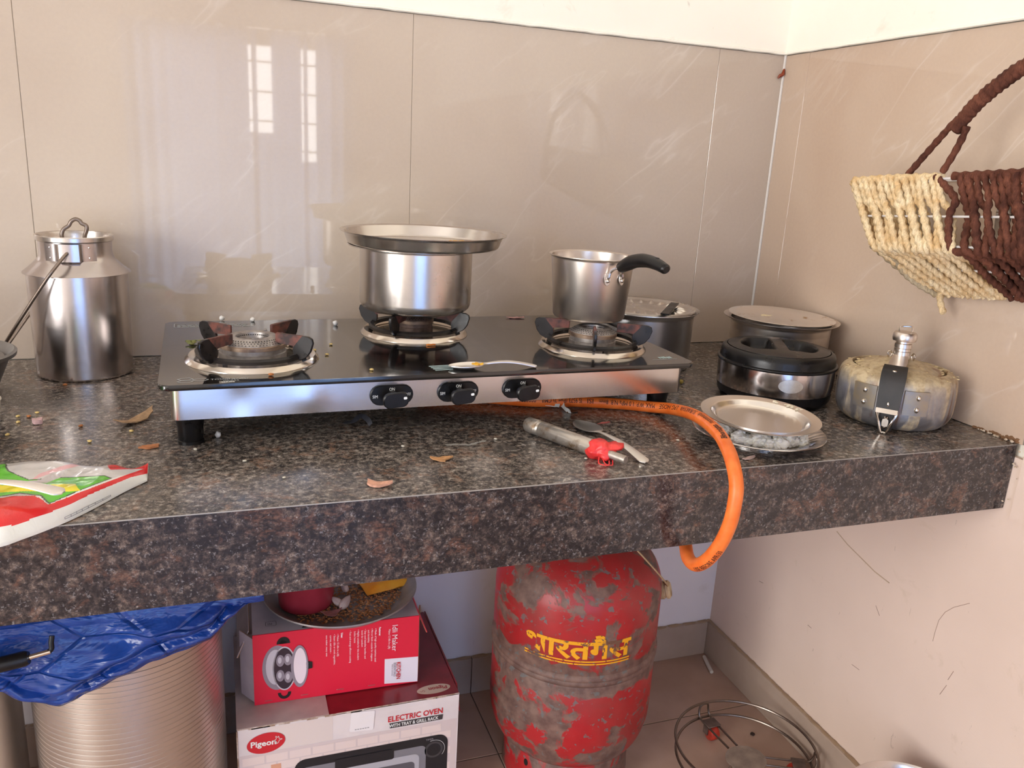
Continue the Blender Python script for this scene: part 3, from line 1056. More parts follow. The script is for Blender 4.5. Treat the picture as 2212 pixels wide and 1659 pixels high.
# spoon shape used three times
def spoon_mesh(L=0.155, bw=0.0195, bl=0.048, mat=None):
    """bowl at +x end, handle towards -x; z up, resting near z=0"""
    q = MB()
    n = 64
    vs, fs = [], []
    prof = []
    for i in range(n + 1):
        t = i / n
        x = -L + (L + 0.0) * t
        if x < -bl - 0.012:           # handle
            s_ = (x + L) / (L - bl - 0.012)
            hw = 0.0056 * (1 - s_) ** 0.8 + 0.0026
            if s_ < 0.06:
                hw *= sqrt(max(0.08, s_ / 0.06))
            z = 0.0020 + 0.0070 * sin(min(1, s_) * pi * 0.76)
            dep = 0.0
        else:
            s_ = (x + bl + 0.012) / (bl + 0.012)
            hw = 0.0026 * (1 - s_) + (bw - 0.0008) * max(0.0, sin(pi * min(1.0, max(0.0, s_)) ** 1.12)) ** 0.62 + 0.0006
            if s_ < 0.16:
                hw = min(hw, 0.0026 + (bw * 0.55) * (s_ / 0.16) ** 1.6)
            z = 0.0046 + 0.0023 * (1 - s_) ** 2
            dep = 0.0060 * sin(pi * min(1, max(0, (s_ - 0.12) / 0.88)))
        prof.append((x, hw, z, dep))
    m = 8
    for sgn, th in ((1, 0.0), (-1, -0.0011)):
        for x, hw, z, dep in prof:
            for j in range(m + 1):
                u = -1 + 2 * j / m
                vs.append((x, u * hw, max(0.0002 if sgn < 0 else 0.0013, z + th - dep * (1 - u * u) + (0.0009 * (1 - u * u) if dep == 0 else 0))))
    N = (n + 1) * (m + 1)
    for i in range(n):
        for j in range(m):
            a = i * (m + 1) + j
            fs.append((a, a + 1, a + m + 2, a + m + 1))
            fs.append((N + a, N + a + m + 1, N + a + m + 2, N + a + 1))
    for i in range(n):
        for j in (0, m):
            a = i * (m + 1) + j
            fs.append((a, a + m + 1, N + a + m + 1, N + a))
    for i in (0, n):
        for j in range(m):
            a = i * (m + 1) + j
            fs.append((a, N + a, N + a + 1, a + 1))
    q.add(vs, fs)
    return q

sp = spoon_mesh(0.122, 0.0125, 0.040).build('spoon', M_SPOON, None, loc=(-0.7985, -0.4585, ZG + 0.0003), rot=(0, 0, radians(176)))
tag(sp, 'steel spoon with yellow food on it, lying on the black glass stove top', 'spoon')
mb = MB()
for dx, dy in ((-0.040, 0.002), (-0.037, 0.005), (-0.044, 0.0035), (-0.034, 0.001), (-0.0385, -0.003), (-0.0465, 0.0005)):
    mb.ball((dx, dy, 0.0062), 0.0026, 0, 1, (1.3, 1, 0.5), jit=0.5)
mb.build('food_residue', plain(226, 170, 40, 0.4), sp)

# ------------------------------------------------------------------ milk can
can = thing('milk_can', 'tall shouldered steel milk can with a wire lid loop, standing at left against the tiles', 'milk can', (-1.2825, -0.0895, 0))
mb = MB()
mb.lathe(fillet([(0, 0), (0.0672, 0), (0.0676, 0.003), (0.0690, 0.1565), (0.0688, 0.1590), (0, 0.1590)], {1: 0.004}), seg=96)
mb.build('can_body', M_STEEL_CAN, can)
mb = MB()
mb.lathe(fillet([(0.0690, 0.1572), (0.0735, 0.1566), (0.0735, 0.1576), (0.064, 0.1655), (0.0505, 0.1785), (0.0495, 0.188), (0.0500, 0.2045), (0.0492, 0.2050), (0.0485, 0.188), (0.0495, 0.178)], {3: 0.006, 4: 0.007}), seg=96)
mb.build('shoulder_neck', M_STEEL_CAN, can)
mb = MB()
mb.lathe([(0.0500, 0.2040), (0.0515, 0.2042), (0.0530, 0.2055), (0.0532, 0.2115), (0.0520, 0.2125), (0.0505, 0.2118), (0.0495, 0.2080), (0.0485, 0.1995), (0, 0.1985), (0, 0.1975), (0.0490, 0.1985)], seg=96)
mb.lathe([(0.0520, 0.2106), (0.0537, 0.2115), (0.0530, 0.2128), (0.0513, 0.2124)], seg=96, closed=True)
lid = mb.build('lid', M_STEEL, can)
mb = MB()
dx, dz = -1.2825, 0.0
mb.tube(smooth_path([(-0.0155, -0.002, 0.1985), (-0.0165, -0.002, 0.212), (-0.0135, -0.001, 0.2195), (-0.0065, 0, 0.2250), (-0.0030, 0, 0.2310), (0.0030, 0, 0.2345), (0.0085, 0, 0.2325), (0.0110, 0, 0.2285), (0.0165, 0, 0.2255), (0.0170, 0, 0.2195), (0.0135, 0.001, 0.209), (0.0130, 0.002, 0.1985)], 6), 0.0029, 10)
mb.build('lid_loop', M_WIRE, lid)
def strap(az, name='handle_bracket'):
    q = MB()
    rows = []
    n = 24
    for i in range(n + 1):
        t = -1 + 2 * i / n
        a = az + t * radians(40)
        rr_ = 0.0522
        if abs(t) < 0.36:
            rr_ += 0.0048
        elif abs(t) < 0.44:
            rr_ += 0.0048 * (0.44 - abs(t)) / 0.08
        rows.append((a, rr_))
    hw = 0.0125
    vs, fs = [], []
    for a, rr_ in rows:
        for z_ in (0.1905 - hw, 0.1905 + hw):
            vs.append((rr_ * cos(a), rr_ * sin(a), z_))
            vs.append(((rr_ - 0.0014) * cos(a), (rr_ - 0.0014) * sin(a), z_))
    for i in range(n):
        a, b = 4 * i, 4 * i + 4
        fs += [(a, b, b + 2, a + 2), (a, a + 1, b + 1, b), (a + 2, b + 2, b + 3, a + 3)]
    fs += [(0, 2, 3, 1), (4 * n, 4 * n + 1, 4 * n + 3, 4 * n + 2)]
    q.add(vs, fs)
    for t in (-0.75, 0.72):
        a = az + t * radians(40)
        for z_ in (0.183, 0.198):
            q.ball((0.0524 * cos(a), 0.0524 * sin(a), z_), 0.0014, 0, 1)
    return q.build(name, M_STEEL_CAN, can)
strap(radians(-91))
strap(radians(89))
mb = MB()
mb.tube(smooth_path([(-0.003, -0.054, 0.190), (-0.0050, -0.0620, 0.1890), (-0.017, -0.0720, 0.173), (-0.030, -0.0760, 0.155), (-0.062, -0.0680, 0.108), (-0.098, -0.045, 0.0545), (-0.112, -0.033, 0.0330),
                     (-0.1165, -0.020, 0.0255), (-0.1165, -0.002, 0.0255), (-0.112, 0.010, 0.0330), (-0.098, 0.024, 0.0545), (-0.062, 0.056, 0.108), (-0.030, 0.0760, 0.155), (-0.017, 0.0720, 0.173), (-0.0050, 0.0620, 0.1890), (-0.003, 0.054, 0.190)], 8), 0.0024, 10)
mb.build('bail_handle', M_WIRE, can)

# ------------------------------------------------------------------ left edge of the counter
pan = thing('aluminium_pan', 'dull grey aluminium pan with worn rim at left edge beside milk can', 'pan', (-1.4320, -0.2480, 0))
mb = MB()
mb.lathe(fillet([(0, 0), (0.055, 0), (0.082, 0.064), (0.0895, 0.066), (0.0905, 0.071), (0.0870, 0.0730), (0.080, 0.066), (0.053, 0.002), (0, 0.002)], {1: 0.010}), seg=72)
mb.build('pan_body', M_ALU, pan)
mb = MB()
mb.lathe([(0, 0.058), (0.030, 0.058), (0.060, 0.0605), (0.0745, 0.0615), (0.0745, 0.0630), (0.0600, 0.062), (0, 0.0600)], seg=48)
mb.lathe([(0.050, 0.0615), (0.053, 0.0640), (0.056, 0.0618)], seg=48)
mb.build('inset_lid', M_ALU, pan)
cup = thing('steel_tumbler', 'steel tumbler cut off by the left edge, standing just behind the printed packet', 'tumbler', (-1.3545, -0.4420, 0))
mb = MB()
mb.lathe(pan_profile(0.0265, 0.0335, 0.060, 0.003, 0.001), seg=48)
mb.build('tumbler_body', steel('hazy_steel', (200, 200, 194), 0.3, 0.45, (6, 6, 60)), cup)

# ------------------------------------------------------------------ vessels behind the stove and on the right
pb = thing('steel_pot', 'steel pot with a dimpled lid behind the right end of the stove', 'pot', (-0.3440, -0.1440, 0))
mb = MB()
mb.lathe(fillet([(0, 0), (0.092, 0), (0.094, 0.098), (0.1030, 0.1055), (0.1028, 0.1066), (0.0930, 0.1000), (0.091, 0.0016), (0, 0.0016)], {1: 0.010, 2: 0.003}), seg=96)
mb.build('pot_body', M_ALU if False else steel('pot_steel_dark', (216, 214, 214), 0.24, 0.36, (5, 5, 420), (184, 182, 182)), pb)
mb = MB()
n = 264
rings = [0, 0.03, 0.055, 0.058, 0.061, 0.064, 0.067, 0.070, 0.073, 0.076, 0.079, 0.082, 0.0865, 0.090, 0.0945, 0.0965]
prof_z = [0.1030, 0.1030, 0.1032, 0.1033, 0.1034, 0.1036, 0.1038, 0.1040, 0.1041, 0.1043, 0.1046, 0.1052, 0.1066, 0.1082, 0.1094, 0.1086]
vs, fs = [(0, 0, 0.1030)], []
for r_, z_ in zip(rings[1:], prof_z[1:]):
    for k in range(n):
        a = 2 * pi * k / n
        dz_ = 0.0046 * max(0, cos(a * 22)) * (max(0, 1 - ((r_ - 0.0685) / 0.0115) ** 2)) if abs(r_ - 0.0685) < 0.0115 else 0
        vs.append((r_ * cos(a), r_ * sin(a), z_ + dz_))
for k in range(n):
    fs.append((0, 1 + k, 1 + (k + 1) % n))
for i in range(len(rings) - 2):
    for k in range(n):
        a, b = 1 + i * n + k, 1 + i * n + (k + 1) % n
        fs.append((a, b, b + n, a + n))
mb.add(vs, fs)
mb.lathe([(0.0965, 0.1086), (0.0955, 0.1050), (0.090, 0.1030), (0, 0.1012)], seg=96)
mb.build('lid', M_CHROME_D if False else steel('lid_steel', (240, 236, 230), 0.25, 0.33, (5, 5, 200)), pb)
st = MB()
Mx = Matrix.Rotation(radians(52.5), 4, 'Z')
st.bbox((0, 0, 0), (0.130, 0.0155, 0.003), 0.001, M=Mx)
o = st.build('plastic_strip', M_BLACK, None, loc=(-0.3180, -0.1960, 0.1122), rot=(0, 0, 0))
tag(o, 'short flat black plastic strip resting on the dimpled pot lid', 'plastic strip')

ves = thing('steel_vessel', 'wide shallow steel vessel with a flat rim in the corner behind the black casserole', 'pot', (-0.1065, -0.2365, 0))
mb = MB()
mb.lathe(fillet([(0, 0), (0.085, 0), (0.0895, 0.094), (0.1028, 0.1005), (0.1030, 0.1018), (0.0890, 0.0968), (0.0880, 0.0016), (0, 0.0016)], {1: 0.012, 2: 0.004}), seg=96)
mb.build('vessel_body', M_STEEL_DIRTY, ves)
vl = thing('flat_lid', 'flat stained steel plate used as a lid on the wide vessel in the corner', 'lid', (-0.1065, -0.2365, 0.1000), rot=(radians(0.8), radians(0.6), 0))
mb = MB()
mb.lathe(fillet([(0, 0.0), (0.080, 0.0), (0.0850, 0.0034), (0.0945, 0.0042), (0.0948, 0.0050), (0.0845, 0.0044), (0.079, 0.0010), (0, 0.0010)], {1: 0.002}), c=(0, 0, 0.0004), seg=96)
q = NT('stained_lid_steel')
v = q.coord('Object')
f = q.noise(v, 30, 5, 0.6, 0.6)
stn = q.ramp(f, [(0.60, 0.0), (0.70, 1.0)])
q.set(Base_Color=q.mix(stn, rgb(246, 243, 240), rgb(176, 138, 88)), Metallic=q.ramp(f, [(0.62, 1.0), (0.72, 0.35)]), Roughness=0.33)
mb.build('lid_plate', q.m, vl)
mb = MB()
for (px, py, r_) in ((-0.020, 0.022, 0.006), (-0.012, 0.019, 0.004), (-0.028, 0.018, 0.003)):
    mb.ball((px, py, 0.0015), r_, 0, 2, (1.2, 1, 0.15), jit=0.4)
mb.build('dried_stain', plain(222, 206, 168, 0.7), vl)

# ---- casserole
cas = thing('insulated_casserole', 'round black insulated casserole with a steel band and twin finger grips in its lid', 'casserole', (-0.2235, -0.3900, 0))
mb = MB()
n = 96
vs, fs = [], []
pr_ = [(0.074, 0.0), (0.083, 0.0), (0.0900, 0.010), (0.0912, 0.0225), (0.086, 0.0225)]
for r_, z_ in pr_:
    for k in range(n):
        a = 2 * pi * k / n
        lift = 0.007 * (0.5 + 0.5 * cos(a * 4 + 0.6)) ** 4 if z_ == 0.0 else 0
        vs.append((r_ * cos(a), r_ * sin(a), z_ + lift))
for i in range(len(pr_) - 1):
    for k in range(n):
        fs.append((i * n + k, i * n + (k + 1) % n, (i + 1) * n + (k + 1) % n, (i + 1) * n + k))
mb.add(vs, fs)
mb.lathe([(0, 0.0085), (0.086, 0.0085)], seg=n)
mb.build('base', M_BLACK, cas)
mb = MB()
mb.lathe([(0.0890, 0.0225), (0.0918, 0.0225), (0.0926, 0.030), (0.0932, 0.045), (0.0932, 0.0610), (0.089, 0.0612)], seg=n)
bd = mb.build('steel_band', steel('band_steel', (214, 206, 204), 0.12, 0.2, (3, 3, 300), (190, 182, 180), 0.015), cas)
q = MB()
A0 = radians(-112)
vs, fs = [], []
m_ = 24
cpt = (0.0936, 0.0430)
ring = []
for k in range(m_):
    t = 2 * pi * k / m_
    a = A0 + 0.205 * cos(t)
    ring.append(((cpt[0]) * cos(a), (cpt[0]) * sin(a), cpt[1] + 0.0108 * sin(t)))
rows = []
for s_ in (1.0, 0.6, 0.25):
    for k in range(m_):
        t = 2 * pi * k / m_
        a = A0 + 0.205 * s_ * cos(t)
        vs.append((cpt[0] * cos(a), cpt[0] * sin(a), cpt[1] + 0.0108 * s_ * sin(t)))
vs.append((cpt[0] * cos(A0), cpt[0] * sin(A0), cpt[1]))
for i in range(2):
    for k in range(m_):
        fs.append((i * m_ + k, i * m_ + (k + 1) % m_, (i + 1) * m_ + (k + 1) % m_, (i + 1) * m_ + k))
for k in range(m_):
    fs.append((2 * m_ + k, 2 * m_ + (k + 1) % m_, 3 * m_))
q.add(vs, fs)
q.build('oval_sticker', speckled('silver_sticker', (206, 198, 186), (188, 178, 166), 90, 0.3, metal=0.6), bd)
mb = MB()
mb.lathe([(0.088, 0.0610), (0.0945, 0.0612), (0.0952, 0.0632), (0.0945, 0.0650), (0.0915, 0.0662), (0.0908, 0.0700), (0.0905, 0.0760), (0.0885, 0.0810), (0.0855, 0.0838), (0.0820, 0.0846), (0.0812, 0.0832)], seg=n)
mb.build('lid_skirt', M_BLACK, cas)
mb = MB()
nr, na = 44, 120
vs, fs = [(0, 0, 0.0905)], []
BA = radians(62)
def dshape(x, y):
    u = x * sin(BA) - y * cos(BA)
    v_ = x * cos(BA) + y * sin(BA)
    u = abs(u)
    if u < 0.008:
        return 0
    r_ = sqrt(u * u + v_ * v_)
    e1 = min(1, max(0, (u - 0.009) / 0.007))
    e2 = min(1, max(0, (0.062 - r_) / 0.009))
    e3 = min(1, max(0, (0.044 - abs(v_)) / 0.008))
    sm = lambda t: t * t * (3 - 2 * t)
    return sm(e1) * sm(e2) * sm(e3)
for i in range(1, nr + 1):
    r_ = 0.0806 * i / nr
    for k in range(na):
        a = 2 * pi * k / na
        x, y = r_ * cos(a), r_ * sin(a)
        z_ = 0.0905 - 0.0052 * (r_ / 0.0806) ** 3 - 0.017 * dshape(x, y)
        vs.append((x, y, z_))
for k in range(na):
    fs.append((0, 1 + k, 1 + (k + 1) % na))
for i in range(nr - 1):
    for k in range(na):
        a, b = 1 + i * na + k, 1 + i * na + (k + 1) % na
        fs.append((a, b, b + na, a + na))
mb.add(vs, fs)
mb.lathe([(0.0806, 0.0853), (0.0808, 0.0830), (0.079, 0.0815)], seg=na)
ld = mb.build('lid_top', M_BLACK, cas, sharp=60)
mb = MB()
mb.prism(ell(0, 0, 0.0105, 0.0062, 24, 0.2), 0.0008, c=(0.0215, 0.0405, 0.0893), bev=0.0002)
mb.build('oval_emblem', plain(120, 110, 108, 0.35, 0.6), ld)
for a_ in (-12,):
    mb = MB()
    mb.bbox((0.0918 * cos(radians(a_)), 0.0918 * sin(radians(a_)), 0.071), (0.006, 0.018, 0.020), 0.002, M=Matrix.Rotation(radians(a_), 4, 'Z'))
    mb.build('latch_tab', M_BLACK, cas)

# ---- pressure cooker
CO = (-0.1020, -0.5245, 0)
cook = thing('pressure_cooker', 'small old aluminium pressure cooker crusted with dried starch beside the right wall', 'pressure cooker', CO)
q = NT('crusted_aluminium')
v = q.coord('Object')
n1 = q.noise(v, 42, 6, 0.65, 0.6)
sepz = q.n('ShaderNodeSeparateXYZ')
q.link(v, sepz.inputs[0])
hgt = q.ramp(sepz.outputs['Z'], [(0.052, 0.0), (0.080, 1.0)])
run = q.noise(q.coord('Object', (34, 34, 3.2)), 1.0, 4, 0.6, 0.7)
crust = q.math('MULTIPLY', q.math('ADD', hgt, q.ramp(run, [(0.50, 0.0), (0.62, 0.85)])), q.ramp(n1, [(0.22, 0.35), (0.46, 1.0)]))
brown = q.ramp(q.noise(q.coord('Object', (30, 30, 2.4), (0, 0, 0.7)), 1.0, 4, 0.62, 0.8), [(0.57, 0.0), (0.66, 1.0)])
alu = q.ramp(n1, [(0.3, rgb(140, 140, 144)), (0.7, rgb(178, 176, 176))])
bc = q.mix(q.math('MULTIPLY', q.math('MINIMUM', crust, 1.0), 0.85), alu, q.ramp(q.noise(v, 120, 4), [(0.35, rgb(172, 146, 104)), (0.6, rgb(206, 184, 142))]))
bc = q.mix(q.math('MULTIPLY', brown, 0.75), bc, rgb(124, 82, 50))
mt = q.math('SUBTRACT', 0.85, q.math('MULTIPLY', q.math('MINIMUM', crust, 1.0), 0.8))
q.set(Base_Color=bc, Metallic=mt, Roughness=q.ramp(n1, [(0.3, 0.36), (0.7, 0.6)]))
q.bump(q.math('MULTIPLY', n1, crust), 0.5, 0.0012)
M_COOK = q.m
mb = MB()
mb.lathe(fillet([(0, 0), (0.072, 0), (0.0845, 0.018), (0.0852, 0.055), (0.0825, 0.078), (0.0675, 0.0838), (0.0662, 0.0815), (0.0662, 0.074)], {1: 0.010, 2: 0.012, 3: 0.010, 4: 0.010}), seg=96)
mb.build('cooker_body', M_COOK, cook)
mb = MB()
mb.lathe(fillet([(0.0622, 0.0760), (0.0622, 0.0818), (0.057, 0.0842), (0.030, 0.0925), (0.010, 0.0965), (0, 0.0968)], {1: 0.002, 2: 0.006}), seg=72)
lidc = mb.build('lid', M_COOK, cook)
mb = MB()
for k in range(110):
    a, r_ = random.random() * 2 * pi, 0.012 + 0.070 * sqrt(random.random())
    z_ = 0.0962 - 0.0135 * (r_ / 0.064) if r_ < 0.060 else 0.0825 - max(0, r_ - 0.068) * 0.28
    mb.ball((r_ * cos(a), r_ * sin(a), z_), 0.0010 + 0.0016 * random.random(), 0, 1, (1.6, 1.2, 0.55), jit=0.6)
tag(mb.build('dried_starch', plain(214, 194, 150, 0.8), lidc), kind='stuff')
AZ = radians(-139)
def CP(r_, z_, s_=0.0):
    return Vector((cos(AZ) * r_ - sin(AZ) * s_, sin(AZ) * r_ + cos(AZ) * s_, z_))
def strip(path, hw, t, mat, name, parent, bulge=0.0):
    q = MB()
    n = len(path)
    vs, fs = [], []
    for i, (r_, z_) in enumerate(path):
        a = Vector(path[max(0, i - 1)])
        b = Vector(path[min(n - 1, i + 1)])
        d = (b - a).normalized()
        nr_ = Vector((-d.y, d.x))
        if nr_.y < 0 and abs(nr_.y) > 0.5:
            nr_ = -nr_
        h = hw[i] if isinstance(hw, (list, tuple)) else hw
        for s_ in (-h, h):
            for k in (-0.5, 0.5):
                vs.append(CP(r_ + nr_.x * t * k, z_ + nr_.y * t * k, s_))
    for i in range(n - 1):
        a, b = 4 * i, 4 * i + 4
        fs += [(a, a + 1, b + 1, b), (a + 2, b + 2, b + 3, a + 3), (a, b, b + 2, a + 2), (a + 1, a + 3, b + 3, b + 1)]
    fs += [(0, 2, 3, 1), (4 * n - 4, 4 * n - 3, 4 * n - 1, 4 * n - 2)]
    q.add(vs, fs)
    return q.build(name, mat, parent, sharp=30)
strip([(-0.012, 0.1005), (0.014, 0.1005), (0.040, 0.0960), (0.0745, 0.0930)], [0.0105, 0.0110, 0.0125, 0.0125], 0.0022, M_STEEL_DIRTY, 'lever_strap', cook)
hs = strip([(0.071, 0.0945), (0.0785, 0.0925), (0.0855, 0.0870), (0.0905, 0.0760), (0.0940, 0.0600), (0.0960, 0.0440), (0.0968, 0.0370)], [0.0160, 0.0165, 0.017, 0.0168, 0.0162, 0.0155, 0.0152], 0.0075, M_BLACK_MATT, 'lever_handle', cook)
for r_, z_ in ((0.0825, 0.0915), (0.0988, 0.0450)):
    q = MB()
    q.ball(CP(r_, z_), 0.0042, 0, 2, (1.0, 1.0, 0.45) if z_ > 0.08 else (0.5, 0.5, 1.0))
    q.build('rivet', M_CHROME, hs)
# riveted side plates
for s_ in (-1, 1):
    q = MB()
    a0 = AZ + s_ * radians(24)
    vs, fs = [], []
    n_ = 8
    for i in range(n_ + 1):
        a = a0 + radians(11.5) * (2 * i / n_ - 1)
        for rr_, z_ in ((0.0855, 0.030), (0.0862, 0.0660)):
            vs.append(((rr_ + 0.0018) * cos(a), (rr_ + 0.0018) * sin(a), z_))
            vs.append(((rr_ - 0.0015) * cos(a), (rr_ - 0.0015) * sin(a), z_))
    for i in range(n_):
        a, b = 4 * i, 4 * i + 4
        fs += [(a, b, b + 2, a + 2), (a, a + 1, b + 1, b), (a + 2, b + 2, b + 3, a + 3)]
    fs += [(0, 2, 3, 1), (4 * n_, 4 * n_ + 1, 4 * n_ + 3, 4 * n_ + 2)]
    q.add(vs, fs)
    pl_ = q.build('riveted_plate', speckled('stained_plate', (150, 146, 142), (176, 158, 130), 40, 0.4, metal=0.7), cook)
    for z_ in (0.039, 0.057):
        q = MB()
        a = a0 + s_ * radians(-1 if s_ < 0 else 1)
        q.ball((0.0878 * cos(a), 0.0878 * sin(a), z_), 0.0046, 0, 2, (0.75, 0.75, 1))
        q.build('rivet', M_CHROME, pl_)
mb = MB()
mb.prism(rrect(0.020, 0.034, 0.004, 4), 0.006, M=Matrix.Rotation(AZ, 4, 'Z') @ Matrix.Rotation(pi / 2, 4, 'Y') @ Matrix.Rotation(pi / 2, 4, 'Z'), c=CP(0.082, 0.0185), bev=0.001)
bk = mb.build('latch_base', M_BLACK_MATT, cook)
mb = MB()
mb.tube(smooth_path([CP(0.0975, 0.0335, -0.0135), CP(0.0985, 0.0350, 0.0), CP(0.0975, 0.0335, 0.0135), CP(0.0985, 0.018, 0.0085), CP(0.0975, 0.0030, 0.0035), CP(0.0970, 0.0014 + 0.001, 0.0), CP(0.0975, 0.0030, -0.0035), CP(0.0985, 0.018, -0.0085)], 5, True), 0.0016, 8, True)
mb.build('wire_bail', M_CHROME, bk)
mb = MB()
mb.prism(ell(0, 0, 0.0044, 0.0100, 24), 0.008, M=Matrix.Rotation(AZ, 4, 'Z') @ Matrix.Rotation(pi / 2, 4, 'Y') @ Matrix.Rotation(pi / 2, 4, 'Z'), c=CP(0.086, 0.0160), bev=0.0025)
mb.build('latch_hook', M_STEEL, bk)
strip([(0.0945, 0.0395), (0.1000, 0.0378), (0.1012, 0.0320)], 0.0145, 0.0035, M_CHROME, 'latch_roller', bk)
mb = MB()
mb.lathe([(0, 0.0960), (0.0120, 0.0960), (0.0120, 0.1070), (0.0105, 0.1075), (0.0118, 0.1080), (0.0118, 0.1120), (0.0108, 0.1125), (0.0122, 0.1130), (0.0122, 0.1190), (0.0108, 0.1200), (0.0108, 0.1225), (0.0162, 0.1235), (0.0172, 0.1270), (0.0170, 0.1335), (0.0150, 0.1365), (0, 0.1372)], seg=40)
vw = mb.build('vent_weight', M_STEEL_DIRTY, cook)
mb = MB()
mb.tube(smooth_path([(-0.0085, 0.004, 0.1355), (-0.0085, 0.004, 0.1430), (-0.005, 0.003, 0.1452), (0.006, -0.003, 0.1452), (0.0085, -0.004, 0.1430), (0.0085, -0.004, 0.1355)], 5), 0.0011, 8)
mb.build('lifting_loop', M_CHROME, vw)
for s_ in (-1, 1):
    q = MB()
    q.tube(smooth_path([CP(0.002, 0.094, s_ * 0.0165), CP(0.004, 0.1015, s_ * 0.0190), CP(0.000, 0.1055, s_ * 0.0165), CP(-0.003, 0.100, s_ * 0.0140)], 5, True), 0.0012, 8, True)
    q.build('side_ring', M_CHROME, cook)
# ---- two plates with lumps of rice between them
lp = thing('fluted_plate', 'lower steel plate with fluted sides holding lumps of sticky rice near the counter edge', 'plate', (-0.3790, -0.5690, 0.0))
mb = MB()
n = 144
pr_ = [(0.0, 0.0), (0.056, 0.0), (0.060, 0.0012), (0.068, 0.0050), (0.078, 0.0098), (0.0865, 0.0125), (0.0900, 0.0130), (0.0908, 0.0122), (0.0890, 0.0118), (0.078, 0.0088), (0.068, 0.0040), (0.058, 0.0), ]
vs, fs = [], []
for r_, z_ in pr_[1:]:
    for k in range(n):
        a = 2 * pi * k / n
        fl = 0.0011 * cos(a * 48) if 0.0675 < r_ < 0.0785 else 0
        vs.append((r_ * cos(a), r_ * sin(a), z_ + 0.0014 + fl))
m_ = len(pr_) - 1
for i in range(m_ - 1):
    for k in range(n):
        fs.append((i * n + k, i * n + (k + 1) % n, (i + 1) * n + (k + 1) % n, (i + 1) * n + k))
mb.add(vs, fs)
mb.lathe([(0, 0.0014), (0.056, 0.0014)], seg=n)
mb.lathe([(0, 0.0004), (0.058, 0.0004), (0.058, 0.0014)], seg=n)
mb.build('plate_body', M_CHROME_D if False else steel('plate_steel', (236, 232, 228), 0.18, 0.26, (4, 4, 100)), lp)
mb = MB()
random.seed(21)
for k in range(30):
    a = random.random() * 2 * pi if k > 9 else radians(-150 + 14 * k)
    r_ = 0.052 * sqrt(random.random()) if k > 9 else 0.050 + 0.012 * random.random()
    cx, cy = r_ * cos(a), r_ * sin(a) * 0.92
    R_ = 0.0085 + 0.0055 * random.random()
    hh = 0.0040 + 0.010 * max(0, 1 - r_ / 0.075) + 0.006 * random.random()
    mb.ball((cx, cy, hh), R_ * 0.85, 0, 2, (1.1, 1.0, 0.85), jit=0.5)
    for j in range(26):
        d = Vector((random.gauss(0, 1), random.gauss(0, 1), random.gauss(0, 0.9))).normalized() * R_ * 0.82
        mb.ball((cx + d.x * 1.1, cy + d.y, max(0.0038, hh + d.z * 0.85)), 0.0023 + 0.0012 * random.random(), 0, 1, (1.3, 1, 1))
q = NT('sticky_rice')
q.set(Base_Color=rgb(240, 238, 228), Roughness=0.4)
q.p.inputs['Subsurface Weight'].default_value = 0.4
q.p.inputs['Subsurface Radius'].default_value = (0.004, 0.004, 0.003)
rice = mb.build('rice_lumps', q.m, None, loc=(-0.3790, -0.5690, 0.0))
tag(rice, 'whitish lumps of sticky rice between the two steel plates', 'rice', kind='stuff')
up_ = thing('rimmed_plate', 'upper steel plate with a wide flat rim resting on the rice', 'plate', (-0.3880, -0.5800, 0.0295), rot=(radians(2.2), radians(0.4), 0))
mb = MB()
mb.lathe(fillet([(0, 0), (0.0600, 0), (0.0660, 0.0068), (0.0800, 0.0085), (0.0806, 0.0098), (0.0658, 0.0080), (0.0592, 0.0012), (0, 0.0012)], {1: 0.003, 2: 0.002, 5: 0.002, 6: 0.003}), seg=96)
mb.lathe([(0.0600, 0.00125), (0.0585, 0.0018), (0.0570, 0.00125)], seg=72)
mb.build('plate_body', steel('plate_steel_worn', (244, 240, 236), 0.20, 0.27, (60, 60, 60), (230, 224, 218), 0.02), up_)
mb = MB()
for k in range(16):
    a = radians(8 + 34 * random.random())
    r_ = 0.068 + 0.010 * random.random()
    mb.ball((r_ * cos(a), r_ * sin(a), 0.0094), 0.0015 + 0.0012 * random.random(), 0, 1, (1.5, 1, 0.3), jit=0.5)
mb.build('dried_crumbs', plain(232, 222, 200, 0.7), up_)

# ------------------------------------------------------------------ orange gas hose
q = NT('orange_rubber')
v = q.coord('Object')
f = q.noise(v, 60, 5)
q.set(Base_Color=q.ramp(f, [(0.35, rgb(226, 104, 34)), (0.7, rgb(240, 128, 58))]), Roughness=0.42)
q.bump(q.noise(v, 260, 3), 0.06, 0.0006)
M_HOSE = q.m
HR = 0.0085
hpts = [(-0.80, -0.300, 0.0090), (-0.72, -0.345, 0.0088), (-0.6456, -0.3790, 0.0088), (-0.5748, -0.3927, 0.0088), (-0.5154, -0.4140, 0.0088), (-0.4797, -0.4356, 0.0095),
        (-0.4590, -0.4760, 0.0165), (-0.4660, -0.5452, 0.0290), (-0.4874, -0.6275, 0.0360), (-0.5085, -0.6844, 0.0345), (-0.5230, -0.7200, 0.0270),
        (-0.5272, -0.7360, 0.0100), (-0.5290, -0.7400, -0.0094), (-0.5302, -0.7380, -0.0364), (-0.5338, -0.7300, -0.0666), (-0.5383, -0.7150, -0.0943),
        (-0.5380, -0.6920, -0.1130), (-0.5300, -0.6620, -0.1195), (-0.5160, -0.6300, -0.1150), (-0.5020, -0.5900, -0.1020), (-0.4950, -0.5200, -0.1000), (-0.4930, -0.4200, -0.1500), (-0.4860, -0.3100, -0.2380)]
hpath = smooth_path(hpts, 14)
mb = MB()
mb.tube(hpath, HR, 20)
hose = mb.build('gas_hose', M_HOSE, None)
tag(hose, 'orange rubber gas hose with black print hanging over the counter edge', 'hose')
cum = [0.0]
